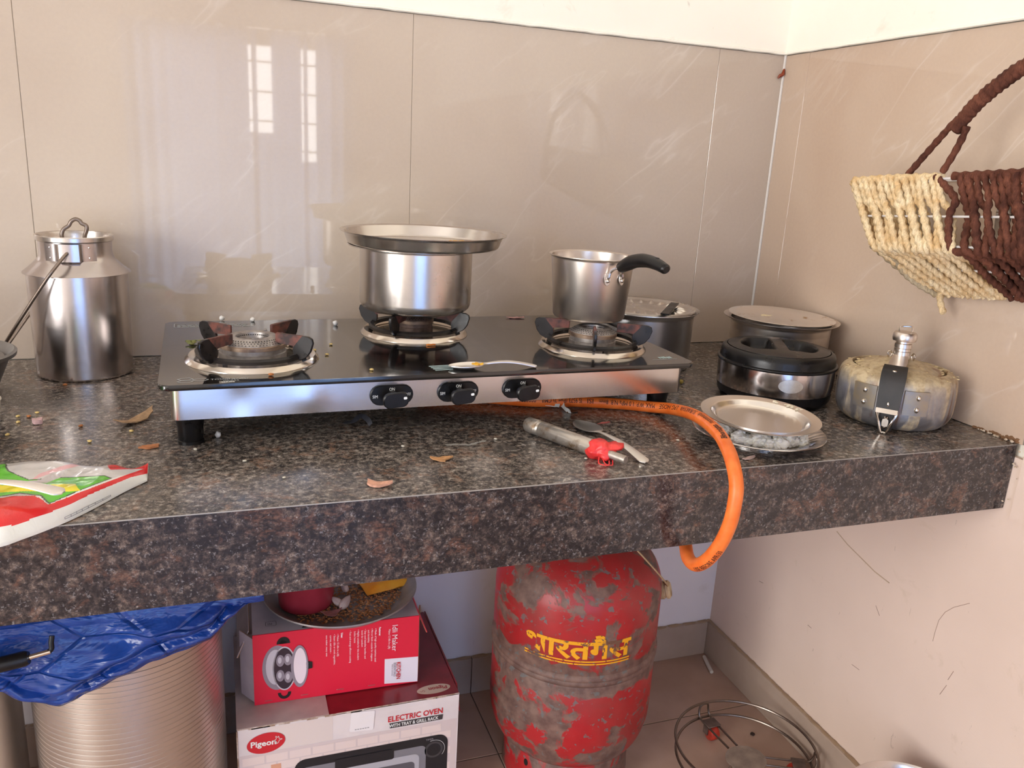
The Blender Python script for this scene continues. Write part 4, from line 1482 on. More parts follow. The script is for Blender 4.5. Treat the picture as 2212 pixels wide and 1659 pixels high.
for a, b in zip(hpath, hpath[1:]):
    cum.append(cum[-1] + (b - a).length)
def hose_frame(s):
    i = 0
    while i < len(cum) - 2 and cum[i + 1] < s:
        i += 1
    t = (s - cum[i]) / max(1e-9, cum[i + 1] - cum[i])
    p = hpath[i].lerp(hpath[i + 1], t)
    ta = (hpath[min(len(hpath) - 1, i + 1)] - hpath[max(0, i - 1)]).normalized()
    tb = (hpath[min(len(hpath) - 1, i + 2)] - hpath[i]).normalized()
    T = ta.lerp(tb, t).normalized()
    U = Vector((-0.42, -0.72, 0.42))
    nrm = (U - T * U.dot(T)).normalized()
    return p, T, nrm
def s_at(pt):
    return min(range(len(hpath)), key=lambda i: (hpath[i] - Vector(pt)).length)
def hose_text(pieces, s0, size, tilt=0.0):
    """pieces: (text, length, bold, shear); letters run back towards the stove"""
    q = MB()
    s = s0
    for st, ln, bold, sh in pieces:
        if st:
            vs, fs = text2d(st, 1.0, bold, 'LEFT', sh)
            x1 = max(a for a, b in vs)
            bm = bmesh.new()
            bv = [bm.verts.new((a / x1 * ln, (b - 0.34) * size, 0)) for a, b in vs]
            for fc in fs:
                try:
                    bm.faces.new([bv[k] for k in fc])
                except ValueError:
                    pass
            for kk in range(1, 8):
                bmesh.ops.bisect_plane(bm, geom=bm.verts[:] + bm.edges[:] + bm.faces[:], plane_co=(0, (-0.5 + kk * 0.17) * size, 0), plane_no=(0, 1, 0))
            bmesh.ops.triangulate(bm, faces=bm.faces[:])
            bm.verts.index_update()
            out = []
            for p in bm.verts:
                c, T, nr_ = hose_frame(s - p.co.x)
                yv = nr_.cross(-T)
                th = p.co.y / HR + tilt
                out.append(c + (nr_ * cos(th) + yv * sin(th)) * (HR + 0.00045))
            q.add(out, [[p.index for p in fc.verts] for fc in bm.faces])
            bm.free()
        s -= ln + 0.008
    return q
sA = cum[s_at((-0.5045, -0.674, 0.035))]
q = hose_text([('Bharatgas', 0.052, 0.012, 0.25), ('recommends', 0.056, 0.0, 0.0), ('SURAKSHA', 0.052, 0.0, 0.0), ('LPG HOSE', 0.046, 0.0, 0.0), ('MAX. W.P. 1.0 MPa N.B. 8mm', 0.090, 0.0, 0.0),
               ('ISI', 0.010, 0.0, 0.0), ('IS 9573 (Part 2) CM/L - 0008558701', 0.105, 0.0, 0.0), ('MFD. BY J.M', 0.034, 0.0, 0.0)], sA, 0.0098)
q.build('printed_lettering', M_BLACKINK, hose, smooth=False)
sB = cum[s_at((-0.5372, -0.7, -0.108))]
q = hose_text([('USE BEFORE APR/30', 0.050, 0.0, 0.0)], sB, 0.0090, -0.5)
q.build('printed_lettering', M_BLACKINK, hose, smooth=False)

# ------------------------------------------------------------------ lighter and spoon on the counter
lt = thing('gas_lighter', 'grimy steel tube gas lighter with a melted red plastic tip on the counter', 'lighter', (-0.6925, -0.4860, 0.0112), 0, rot=(0, radians(0.4), atan2(-0.1404, 0.0690)))
LM = Matrix.Rotation(pi / 2, 4, 'Y')
mb = MB()
mb.lathe([(0, 0.0), (0.0085, 0.0), (0.0104, 0.003), (0.0107, 0.020), (0.0098, 0.0215), (0.0107, 0.023), (0.0098, 0.0262), (0.0107, 0.0277), (0.0107, 0.122), (0, 0.122)], M=LM, seg=28)
mb.build('tube', speckled('grimy_steel', (196, 188, 178), (128, 104, 78), 70, 0.28, 0.50, 0.70, metal=0.75, r2=0.55), lt)
mb = MB()
mb.lathe([(0, 0.120), (0.0052, 0.120), (0.0052, 0.166), (0.0045, 0.1675), (0, 0.1675)], M=LM, seg=20)
mb.build('metal_nozzle', speckled('nozzle_metal', (190, 180, 170), (150, 138, 126), 80, 0.4, metal=0.6), lt)
mb = MB()
bm = bmesh.new()
bmesh.ops.create_icosphere(bm, subdivisions=4, radius=1.0)
for p in bm.verts:
    c = p.co.copy()
    k = 1 + 0.34 * mnoise.noise(c * 1.6 + Vector((3, 1, 7))) + 0.13 * mnoise.noise(c * 4.2)
    p.co = Vector((c.x * 0.0205 * k, c.y * 0.0165 * k, c.z * 0.0135 * k))
    if p.co.z < -0.0106:
        p.co.z = -0.0106
mb.frombm(bm, (0.1265, 0.0015, 0))
bm = bmesh.new()
bmesh.ops.create_icosphere(bm, subdivisions=3, radius=1.0)
for p in bm.verts:
    c = p.co.copy()
    k = 1 + 0.4 * mnoise.noise(c * 2.1 + Vector((9, 1, 2)))
    p.co = Vector((c.x * 0.012 * k, c.y * 0.013 * k, c.z * 0.0045 * k))
mb.frombm(bm, (0.139, 0.0135, 0.0065))
mb.tube(smooth_path([(0.134, -0.010, -0.004), (0.139, -0.016, -0.0095), (0.147, -0.015, -0.0100), (0.150, -0.010, -0.0098), (0.147, -0.006, -0.0060)], 6), 0.0009, 6)
mb.tube(smooth_path([(0.138, -0.008, -0.006), (0.146, -0.011, -0.0098), (0.153, -0.007, -0.0098), (0.150, -0.003, -0.0055)], 6), 0.0008, 6)
mb.build('melted_red_tip', speckled('red_plastic', (214, 40, 42), (232, 66, 62), 60, 0.36), lt, sharp=70)
sp2 = spoon_mesh(0.168, 0.0165, 0.050).build('spoon', M_SPOON, None, loc=(-0.6095, -0.4640, 0.0003), rot=(0, 0, radians(98)))
tag(sp2, 'clean steel spoon lying on the granite beside the lighter', 'spoon')

# ------------------------------------------------------------------ printed plastic packet with a spoon
back = [(-1.43, -0.498), (-1.329, -0.500), (-1.287, -0.495), (-1.253, -0.506), (-1.223, -0.527), (-1.196, -0.529), (-1.180, -0.541), (-1.163, -0.532)]
front = [(-1.43, -0.690), (-1.335, -0.705), (-1.280, -0.706), (-1.255, -0.690), (-1.228, -0.664), (-1.208, -0.638), (-1.182, -0.598), (-1.1615, -0.571)]
bp = smooth_path([(a, b, 0) for a, b in back], 40)
fp = smooth_path([(a, b, 0) for a, b in front], 40)
def inpoly(x, y, P):
    c = False
    n = len(P)
    for i in range(n):
        x1, y1 = P[i]
        x2, y2 = P[i - 1]
        if (y1 > y) != (y2 > y) and x < (x2 - x1) * (y - y1) / (y2 - y1) + x1:
            c = not c
    return c
red1 = [(-1.262, -0.500), (-1.248, -0.500), (-1.23, -0.522), (-1.217, -0.525), (-1.196, -0.522), (-1.182, -0.535), (-1.155, -0.525), (-1.160, -0.569), (-1.196, -0.567), (-1.204, -0.549), (-1.229, -0.533), (-1.247, -0.512)]
red2 = [(-1.45, -0.640), (-1.288, -0.624), (-1.273, -0.621), (-1.254, -0.624), (-1.246, -0.636), (-1.24, -0.649), (-1.217, -0.625), (-1.158, -0.560), (-1.150, -0.576), (-1.176, -0.592), (-1.202, -0.623), (-1.230, -0.660), (-1.262, -0.690), (-1.30, -0.698), (-1.45, -0.698)]
green = [(-1.45, -0.500), (-1.309, -0.522), (-1.302, -0.53), (-1.292, -0.552), (-1.269, -0.58), (-1.242, -0.579), (-1.2, -0.582), (-1.192, -0.592), (-1.218, -0.621), (-1.24, -0.648), (-1.249, -0.626), (-1.269, -0.616), (-1.303, -0.625), (-1.45, -0.640)]
yel = [(-1.33, -0.590), (-1.295, -0.589), (-1.267, -0.599), (-1.239, -0.598), (-1.223, -0.601), (-1.216, -0.620), (-1.228, -0.62), (-1.265, -0.611), (-1.33, -0.606)]
grey = [(-1.275, -0.585), (-1.259, -0.582), (-1.252, -0.568), (-1.242, -0.57), (-1.241, -0.58), (-1.251, -0.592), (-1.27, -0.591)]
pink = [(-1.268, -0.585), (-1.252, -0.566), (-1.236, -0.553), (-1.222, -0.541), (-1.228, -0.534), (-1.246, -0.547), (-1.262, -0.565)]
blob = [(-1.312, -0.640), (-1.302, -0.638), (-1.297, -0.648), (-1.306, -0.655), (-1.300, -0.664), (-1.316, -0.668)]
def plastic(name, c, rough=0.22, alpha=1.0):
    q = NT(name)
    q.set(Base_Color=rgb(*c), Roughness=rough)
    q.p.inputs['Coat Weight'].default_value = 0.3
    q.bump(q.noise(q.coord('Object', (1, 1, 1)), 70, 4, 0.6, 0.8), 0.35, 0.002)
    return q.m
PK = [plastic('clear_plastic', (206, 202, 200)), plastic('red_film', (222, 40, 44)), plastic('green_film', (92, 190, 40)), plastic('yellow_film', (238, 222, 30)),
      plastic('grey_film', (192, 184, 184)), plastic('pink_film', (226, 176, 180)), plastic('white_film', (232, 232, 224)), plastic('dark_outline', (70, 80, 70))]
NU, NV = len(bp), 150
mb = MB()
vs, fs, ms = [], [], []
for i in range(NU):
    u = i / (NU - 1)
    for j in range(NV + 1):
        t = j / NV
        a, b = bp[i], fp[i]
        p = a.lerp(b, t)
        env = (1 - abs(2 * t - 1) ** 5) * (min(1, (1 - u) / 0.30) ** 0.7)
        skew = 0.55 + 0.75 * t
        h = 0.0185 * env * skew
        h += env * (0.0050 * mnoise.noise(Vector((p.x * 16, p.y * 16, 1))) + 0.0022 * mnoise.noise(Vector((p.x * 55, p.y * 48, 4))))
        h += 0.004 * (u > 0.9) * (1 - t) * (u - 0.9) / 0.1
        vs.append((p.x, p.y, max(0.0022, 0.003 + h)))
W = NV + 1
for i in range(NU - 1):
    for j in range(NV):
        k = i * W + j
        fs.append((k, k + 1, k + W + 1, k + W))
        c = (Vector(vs[k]) + Vector(vs[k + W + 1])) / 2
        x, y, t = c.x, c.y + 2.4 * (c.z - 0.015), j / NV
        m = 0
        if j > NV * 0.968:
            m = 6
        elif inpoly(x, y, blob):
            m = 6
        elif inpoly(x, y, red1) or inpoly(x, y, red2):
            m = 1
        elif inpoly(x, y, grey):
            m = 4
        elif inpoly(x, y, yel):
            m = 3
        elif inpoly(x, y, green):
            m = 2
            if any(not (inpoly(x + dx, y + dy, green) or inpoly(x + dx, y + dy, red2) or inpoly(x + dx, y + dy, yel)) for dx, dy in ((0.0018, 0), (-0.0018, 0), (0, 0.0022), (0, -0.0022))):
                m = 7
        elif t > 0.74:
            m = 6
        elif inpoly(x, y, pink):
            m = 5
        ms.append(m)
mb.v, mb.f, mb.m = vs, fs, ms
# underside
off = len(mb.v)
for i in range(NU):
    for t in (0, 1):
        p = (bp[i], fp[i])[t]
        mb.v.append((p.x, p.y, 0.0008))
for i in range(NU - 1):
    a = off + 2 * i
    mb.f.append((a, a + 2, a + 3, a + 1)); mb.m.append(6)
    mb.f.append((i * W, (i + 1) * W, a + 2, a)); mb.m.append(0)
    mb.f.append((i * W + NV, a + 1, a + 3, (i + 1) * W + NV)); mb.m.append(6)
pk = mb.build('plastic_packet', PK, None, sharp=60)
tag(pk, 'crumpled white plastic packet printed red, green and yellow at the left end of the counter', 'packet')
# ruled print box on its white side
mb = MB()
def on_side(u, dz):
    i = min(NU - 2, int(u * (NU - 1)))
    p = fp[i].lerp(fp[i + 1], u * (NU - 1) - i)
    zt = vs[i * W + int(NV * 0.985)][2]
    a = bp[i]
    d = (p - a).normalized()
    return Vector((p.x, p.y, 0)) + d * 0.0006 + Vector((0, 0, 0.004 + (zt - 0.004) * dz))
def side_line(u0, z0_, u1, z1_, r_=0.0004):
    mb.tube([on_side(u0 + (u1 - u0) * k / 6, z0_ + (z1_ - z0_) * k / 6) for k in range(7)], r_, 4)
side_line(0.58, 0.86, 0.80, 0.86, 0.0002)
side_line(0.58, 0.20, 0.80, 0.20, 0.0002)
for k in range(8):
    side_line(0.58 + 0.0314 * k, 0.86, 0.58 + 0.0314 * k, 0.20, 0.0002)
mb.build('printed_table', plain(96, 98, 110, 0.7), pk)
sp3 = spoon_mesh(0.150, 0.019, 0.048).build('spoon', M_SPOON, None, loc=(-1.3560, -0.6020, 0.0260), rot=(0, radians(3.0), radians(152)))
tag(sp3, 'steel spoon lying across the printed plastic packet, bowl beyond the left edge', 'spoon')

# ------------------------------------------------------------------ scraps and crumbs on counter, stove and walls
def flake(name, label, cat, loc, size, col, rz=0.0, curl=0.0, thick=0.0012, seed=0, group=None, rough=0.7, nlob=14, wav=0.25):
    """a thin irregular chip of real thickness"""
    rnd = random.Random(seed + 11)
    a, b = size
    ol = []
    for k in range(nlob):
        t = 2 * pi * k / nlob
        r_ = 1 + wav * (rnd.random() - 0.5) * 2
        ol.append((a / 2 * r_ * cos(t), b / 2 * r_ * sin(t)))
    q = MB()
    vs, fs = [], []
    rings_ = (1.0, 0.6, 0.25)
    for top in (1, 0):
        for s_ in rings_:
            for x, y in ol:
                z_ = curl * ((x * s_ / (a / 2)) ** 2) + 0.0008 * mnoise.noise(Vector((x * 300 * s_, y * 300 * s_, seed)))
                vs.append((x * s_, y * s_, max(0.0, z_ + 0.0004) + (thick if top else 0)))
    L = len(rings_) * nlob
    for top in (0, 1):
        o_ = L * top
        for i in range(len(rings_) - 1):
            for k in range(nlob):
                fs.append((o_ + i * nlob + k, o_ + i * nlob + (k + 1) % nlob, o_ + (i + 1) * nlob + (k + 1) % nlob, o_ + (i + 1) * nlob + k))
        fs.append([o_ + (len(rings_) - 1) * nlob + k for k in range(nlob)])
    for k in range(nlob):
        fs.append((k, (k + 1) % nlob, L + (k + 1) % nlob, L + k))
    q.add(vs, fs)
    o = q.build(name, col if not isinstance(col, tuple) else speckled(name + '_skin', col, tuple(int(c * 0.82) for c in col), 140, rough), None, loc=loc, rot=(0, 0, rz), sharp=60)
    return tag(o, label, cat, group)
flake('dried_peel', 'large curled brown vegetable peel on the counter left of the stove', 'peel', (-1.1890, -0.3570, 0.0006), (0.070, 0.017), (186, 150, 112), 0.92, 0.010, 0.0016, 3)
flake('bark_chip', 'ragged orange-brown peel flake on the granite in front of the stove\'s left foot', 'peel', (-1.1660, -0.4640, 0.0003), (0.024, 0.011), (190, 122, 76), 0.30, 0.001, 0.0022, 5, wav=0.35)
flake('peel_scrap', 'pale pinkish peel scrap near the front counter edge', 'peel', (-0.9230, -0.6330, 0.0003), (0.030, 0.015), (224, 168, 142), -0.35, 0.003, 0.0025, 8, wav=0.35)
flake('peel_scrap', 'small tan triangular peel scrap on the granite below the left knob', 'peel', (-0.8340, -0.5700, 0.0003), (0.022, 0.013), (198, 146, 96), -0.1, 0.002, 0.0016, 9, wav=0.4)
flake('pink_scrap', 'small pale pink onion bit on the counter behind the packet', 'food scrap', (-1.3040, -0.3480, 0.0003), (0.012, 0.012), (214, 176, 176), 0.4, 0.001, 0.006, 10)
flake('orange_scrap', 'orange-brown scrap lying against the chrome ring of the middle burner', 'food scrap', (-0.7910, -0.3265, ZG + 0.0002), (0.0135, 0.0042), (208, 122, 44), 0.05, 0.0, 0.002, 12)
flake('wrapper_scrap', 'small red and white wrapper scrap at the stove\'s back edge beside the saucepan', 'wrapper', (-0.5900, -0.1330, ZG + 0.0002), (0.030, 0.010), (206, 160, 156), -0.1, 0.001, 0.0012, 13)
flake('red_scrap', 'thin dull red scrap on the granite behind the clean spoon', 'scrap', (-0.5690, -0.4720, 0.0003), (0.020, 0.005), (186, 96, 88), 0.2, 0.0, 0.0008, 14)
flake('paper_scrap', 'pale pink paper scrap at the counter edge under the hose', 'scrap', (-0.4420, -0.6400, 0.0003), (0.026, 0.007), (214, 186, 176), 0.4, 0.001, 0.0010, 15)
flake('thin_peel', 'faint brown sliver of peel on the granite under the stove\'s right front', 'scrap', (-0.5950, -0.4150, 0.0003), (0.018, 0.006), (120, 76, 52), 0.1, 0.0, 0.0012, 16)
# twist of white plastic
mb = MB()
def ribbon(path, wd, q, tw=0.0):
    P = smooth_path(path, 6)
    vs, fs = [], []
    n = len(P)
    for i, p in enumerate(P):
        d = (P[min(n - 1, i + 1)] - P[max(0, i - 1)]).normalized()
        sd = d.cross(Vector((0, 0, 1))).normalized()
        sd = Matrix.Rotation(tw * i / n + 0.5 * mnoise.noise(p * 60), 3, d) @ sd
        up = d.cross(sd)
        for s_ in (-1, 1):
            for k in (-1, 1):
                vs.append(p + sd * wd / 2 * s_ + up * 0.0004 * k)
    for i in range(n - 1):
        a, b = 4 * i, 4 * i + 4
        fs += [(a, b, b + 1, a + 1), (a + 2, a + 3, b + 3, b + 2), (a, a + 2, b + 2, b), (a + 1, b + 1, b + 3, a + 3)]
    q.add(vs, fs)
ribbon([(-0.6290, -0.3865, 0.0050), (-0.6210, -0.3900, 0.0060), (-0.6120, -0.3905, 0.0050), (-0.6060, -0.3885, 0.0080), (-0.6020, -0.3960, 0.0060), (-0.6040, -0.4120, 0.0045), (-0.6010, -0.4230, 0.0040)], 0.0075, mb, 2.2)
ribbon([(-0.6130, -0.3990, 0.0045), (-0.6080, -0.3920, 0.0090), (-0.6040, -0.3880, 0.0075), (-0.6030, -0.3935, 0.0050)], 0.0070, mb, 1.0)
o = mb.build('plastic_twist', plain(226, 226, 224, 0.35), None)
tag(o, 'twisted strip of whitish plastic on the granite beside the hose', 'plastic scrap')
mb = MB()
ribbon([(-0.9300, -0.4180, 0.004), (-0.9180, -0.4260, 0.008), (-0.9080, -0.4200, 0.013), (-0.9000, -0.4260, 0.010), (-0.8960, -0.4330, 0.004)], 0.007, mb, 1.4)
o = mb.build('plastic_wrapper', plain(58, 58, 63, 0.25), None)
tag(o, 'crumpled dark clear wrapper poking out under the stove\'s front below the left knob', 'wrapper')
# herb sprig on glass
mb = MB()
for k in range(16):
    mb.ball((random.gauss(0, 0.006), random.gauss(0, 0.006), 0.0020 + 0.002 * random.random()), 0.0024, 0, 1, (1.6, 0.8, 0.4), jit=0.6)
o = mb.build('herb_bits', speckled('green_herb', (96, 104, 60), (128, 124, 66), 120, 0.7), None, loc=(-1.1200, -0.2800, ZG + 0.0003))
tag(o, 'bits of green herb on the stove glass behind the left burner', 'herbs')
# counted crumbs
M_SAGO = plain(222, 220, 216, 0.35, name='white_pearl')
M_SEED = plain(216, 188, 120, 0.6, name='yellow_crumb')
M_BRWN = plain(172, 106, 54, 0.6, name='brown_crumb')
def crumb(name, label, group, m, loc, r_, sc=(1.2, 1, 0.6), sub=1):
    q = MB()
    q.ball((0, 0, 0), r_, 0, sub, sc, jit=0.35)
    o = q.build(name, m, None, loc=(loc[0], loc[1], loc[2] + r_ * sc[2] * 0.96), rot=(0, 0, loc[0] * 77), sharp=70)
    return tag(o, label, 'crumb', group)
for (x, y, r_, lab) in ((-1.0795, -0.1215, 0.0040, 'white grain at the back edge of the stove glass, left of a close pair'),
                        (-1.0335, -0.1340, 0.0038, 'white grain at the back edge of the stove glass, right of a close pair'),
                        (-0.9085, -0.1720, 0.0042, 'round white grain on the stove glass between the left and middle burners')):
    crumb('white_grain', lab, 'white grains on the stove glass', M_SAGO, (x, y, ZG), r_, (1, 1, 1), 2)
crumb('white_grain', 'white round grain on the granite beside the stove\'s left front foot', None, M_SAGO, (-1.0890, -0.4390, 0.0), 0.0036, (1, 1, 1.2), 2)
for (x, y, lab) in ((-0.9460, -0.3680, 'yellow crumb right of the left burner ring, nearest the viewer of three'),
                    (-0.9590, -0.3400, 'yellow crumb touching the shade of the left burner ring, middle one of three'),
                    (-0.8995, -0.4550, 'lone yellow crumb near the front glass edge above the left knob'),
                    (-0.9330, -0.3080, 'yellow crumb right of the left burner, farthest back of three')):
    crumb('yellow_crumb', lab, 'yellow crumbs on the stove glass', M_SEED, (x, y, ZG), 0.0026)
for (x, y, lab) in ((-1.3280, -0.3400, 'yellow crumb just left of the pink onion bit'),
                    (-1.3130, -0.3030, 'yellow crumb right behind the pink onion bit'),
                    (-1.3300, -0.3890, 'yellow crumb at the left edge between onion bit and packet'),
                    (-1.2350, -0.4300, 'yellow crumb on bare granite midway between onion bit and packet\'s red tip'),
                    (-1.1920, -0.3990, 'yellow crumb just in front of the large curled peel'),
                    (-1.3330, -0.3150, 'yellow crumb behind and left of the pink onion bit')):
    crumb('yellow_crumb', lab, 'yellow crumbs on the granite', M_SEED, (x, y, 0), 0.0028)
for (x, y, lab) in ((-1.2530, -0.3690, 'brown crumb halfway between the pink onion bit and the curled peel'),
                    (-1.3200, -0.3180, 'brown crumb among the yellow crumbs behind the pink onion bit'),
                    (-1.3000, -0.1700, 'brown crumb at the foot of the milk can')):
    crumb('brown_crumb', lab, 'brown crumbs on the granite', M_BRWN, (x, y, 0), 0.0030)
crumb('brown_crumb', 'brown crumb in front of the left burner ring on the stove glass', None, M_BRWN, (-1.0250, -0.4640, ZG), 0.0032)
crumb('green_crumb', 'small green-yellow crumb on the granite left of the casserole', None, plain(142, 120, 44, 0.6), (-0.3400, -0.2960, 0), 0.0042, (1.2, 1, 1))
for (x, y, lab) in ((-1.115, -0.480, 'tiny white crumb in front of the stove\'s left front foot'),
                    (-1.060, -0.530, 'tiny white crumb on the granite right of the packet\'s red tip'),
                    (-1.020, -0.590, 'tiny white crumb near the counter edge left of the pinkish peel scrap'),
                    (-0.870, -0.515, 'tiny white crumb behind the tan triangular peel scrap'),
                    (-0.745, -0.510, 'tiny white crumb on the granite left of the lighter'),
                    (-0.655, -0.600, 'tiny white crumb left of the lighter\'s red tip'),
                    (-0.600, -0.640, 'tiny white crumb at the handle end of the spoon by the lighter'),
                    (-0.500, -0.560, 'tiny white crumb inside the bend of the orange hose')):
    crumb('white_crumb', lab, 'white crumbs on the granite', plain(206, 200, 184, 0.7), (x, y, 0), 0.0017 + 0.0009 * ((x * 1000) % 7) / 7)
# dried splash
mb = MB()
for k in range(26):
    t = k / 25
    mb.ball((-0.810 + 0.050 * t, -0.518 - 0.006 * sin(t * 4) + 0.004 * random.random(), 0.0001), 0.0012 + 0.0022 * random.random(), 0, 1, (1.8, 0.8, 0.10), jit=0.7)
o = mb.build('dried_splash', plain(140, 138, 132, 0.6), None)
tag(o, 'whitish dried splash streak on the granite below the middle knob', 'stain')
# small things on walls
mb = MB()
mb.tube(smooth_path([(-0.0150, -0.0035, 0.5390), (-0.0110, -0.0045, 0.5440), (-0.0070, -0.0060, 0.5460), (-0.0045, -0.0050, 0.5510), (-0.0030, -0.0040, 0.5580)], 5), [0.0010, 0.0016, 0.0022, 0.0026, 0.0030, 0.0033, 0.0035, 0.0034, 0.0032, 0.0030, 0.0032, 0.0034, 0.0036, 0.0036, 0.0034, 0.0030, 0.0028, 0.0026, 0.0024, 0.0018, 0.0012], 8)
o = mb.build('chilli_scrap', speckled('dried_chilli', (120, 44, 22), (150, 66, 30), 200, 0.4), None)
tag(o, 'small curled reddish-brown scrap stuck to the tiles near the top of the corner', 'scrap')

# ------------------------------------------------------------------ wall basket
bk = thing('woven_basket', 'two-tone tan and dark brown rope basket with an arched handle hanging on the right wall', 'basket', (0, 0, 0))
def jute(name, a, b):
    q = NT(name)
    v = q.coord('Object')
    f = q.noise(q.coord('Object', (1, 1, 0.35), (0.5, 0.2, 0.3)), 420, 4, 0.7, 0.4)
    g = q.noise(v, 38, 4)
    q.set(Base_Color=q.mix(q.ramp(f, [(0.36, 0.45), (0.60, 0.0)]), q.ramp(g, [(0.35, rgb(*a)), (0.65, rgb(*b))]), rgb(*[int(c * 0.62) for c in a])), Roughness=0.85)
    q.p.inputs['Specular IOR Level'].default_value = 0.2
    q.bump(f, 0.7, 0.0016)
    return q.m
M_TAN = jute('tan_jute', (226, 190, 138), (248, 228, 188))
M_BRN = jute('brown_jute', (76, 43, 33), (124, 76, 58))
M_GRY = jute('greyed_jute', (168, 150, 122), (208, 190, 158))
M_WWIRE = plain(226, 222, 220, 0.4, name='white_wire')
Y0 = -0.3827
def rimP(y):
    return Vector((-0.120, y, 0.3505 - 0.0733 * (y - Y0)))
def foldP(y):
    yf = -0.4502 + 0.88 * (y - Y0)
    return Vector((-0.120, yf, 0.2618 - 0.0794 * (yf + 0.4502)))
def botP(y):
    yb = -0.496 + 0.66 * (y - Y0)
    return Vector((-0.022, yb, 0.1935 - 0.124 * (yb + 0.496)))
YE = -0.98
def rope(q, path, r, twist=420.0, seg=10, per=None, lob=0.26, mi=0, ph=0.0):
    twist *= 0.60
    lob *= 0.62
    P = [Vector(p) for p in path]
    n = len(P)
    vs, fs = [], []
    ref = Vector((0.3, 0.2, 1)).normalized()
    T0 = (P[1] - P[0]).normalized()
    N = (ref - T0 * ref.dot(T0)).normalized()
    s = 0.0
    for i in range(n):
        T = (P[min(n - 1, i + 1)] - P[max(0, i - 1)]).normalized()
        N = (N - T * N.dot(T)).normalized()
        B = T.cross(N)
        if i:
            s += (P[i] - P[i - 1]).length
        for k in range(seg):
            a = 2 * pi * k / seg
            rr_ = r * (1 + lob * cos(2 * (a - s * twist) + ph) + 0.08 * mnoise.noise(P[i] * 160))
            vs.append(P[i] + (N * cos(a) + B * sin(a)) * rr_)
    for i in range(n - 1):
        for k in range(seg):
            k2 = (k + 1) % seg
            fs.append((i * seg + k, i * seg + k2, (i + 1) * seg + k2, (i + 1) * seg + k))
    fs.append(list(range(seg))[::-1])
    fs.append([(n - 1) * seg + k for k in range(seg)])
    q.add(vs, fs, mi)
def resample(pts, step):
    P = smooth_path(pts, 10)
    out = [P[0]]
    acc = 0.0
    for a, b in zip(P, P[1:]):
        L = (b - a).length
        while acc + L >= step:
            t = (step - acc) / L
            a = a.lerp(b, t)
            out.append(a.copy())
            L = (b - a).length
            acc = 0.0
        acc += L
    out.append(P[-1])
    return out
# white wire frame
mb = MB()
mb.tube([rimP(Y0), rimP(YE)], 0.0017, 8)
mid = lambda y, t=0.56: rimP(y).lerp(foldP(y), t)
mb.tube([mid(Y0), mid(YE)], 0.0016, 8)
mb.tube([foldP(Y0), foldP(YE)], 0.0017, 8)
bm_ = lambda y, t=0.5: foldP(y).lerp(botP(y), t)
mb.tube([bm_(Y0), bm_(YE)], 0.0016, 8)
mb.tube([botP(Y0), botP(YE)], 0.0017, 8)
mb.tube([(-0.006, Y0 - 0.01, 0.3560), (-0.006, YE, 0.3560 - 0.0733 * (YE - Y0))], 0.0017, 8)
for y in (Y0, YE):
    mb.tube([rimP(y), foldP(y), botP(y)], 0.0017, 8)
    mb.tube([rimP(y), Vector((-0.006, y - 0.01, 0.3560 - 0.0733 * (y - Y0)))], 0.0017, 8)
    mb.tube([botP(y), Vector((-0.006, y - 0.06 if y > -0.5 else y + 0.06, 0.28))], 0.0017, 8)
    mb.tube([Vector((-0.006, y - 0.06 if y > -0.5 else y + 0.06, 0.28)), Vector((-0.006, y - 0.01, 0.3560 - 0.0733 * (y - Y0)))], 0.0017, 8)
mb.build('wire_frame', M_WWIRE, bk)
random.seed(5)
SI = [0]
def strand(y, m, yw=None, r=0.0052, rimshift=0.0, mats=None, foldshift=0.0):
    q = MB()
    SI[0] += 1
    over = 1 if SI[0] % 2 else -1
    j = lambda s_=0.0024: (random.random() - 0.5) * 2 * s_
    yb = y if yw is None else yw
    a = rimP(y + rimshift) + Vector((-0.004, j(), 0.0035))
    m1 = rimP(y).lerp(foldP(y), 0.30) + Vector((-0.003 + j(), j(0.004), 0))
    m2 = rimP(y).lerp(foldP(y + foldshift), 0.56) + Vector((-0.0064 * over + j(0.001), j(0.004), 0))
    b = foldP(y + foldshift) + Vector((-0.0055, j(), -0.001))
    b2 = foldP(yb).lerp(botP(yb), 0.08) + Vector((-0.003, j(), -0.0058))
    c1 = foldP(yb).lerp(botP(yb), 0.5) + Vector((0, j(0.004), -0.0064 * over))
    c = botP(yb) + Vector((0.004, j(), -0.0045))
    rope(q, resample([a, m1, m2, b, b2, c1, c], 0.0032), r * (0.82 + 0.36 * random.random()), ph=random.random() * 6, lob=0.34)
    return q.build('rope_strand', m, bk, sharp=75)
nt = 14
for i in range(nt):
    y = -0.388 - (0.553 - 0.388) * i / (nt - 1)
    strand(y, M_TAN)
y = -0.5685
strand(y - 0.002, M_BRN, rimshift=0.022, foldshift=0.020, r=0.0046)
strand(y - 0.022, M_BRN, foldshift=0.014, r=0.0046)
y = -0.601
while y > YE + 0.005:
    strand(y, M_BRN)
    y -= 0.0122
# coiled rim wrapping
def coil(y0, y1, m):
    q = MB()
    rope(q, resample([rimP(y0) + Vector((-0.001, 0, 0.003)), rimP((y0 + y1) / 2) + Vector((-0.001, 0, 0.0042)), rimP(y1) + Vector((-0.001, 0, 0.003))], 0.003), 0.0052, 300, lob=0.3)
    q.build('rim_rope', m, bk, sharp=75)
coil(-0.384, -0.556, M_TAN)
coil(-0.574, YE, M_BRN)
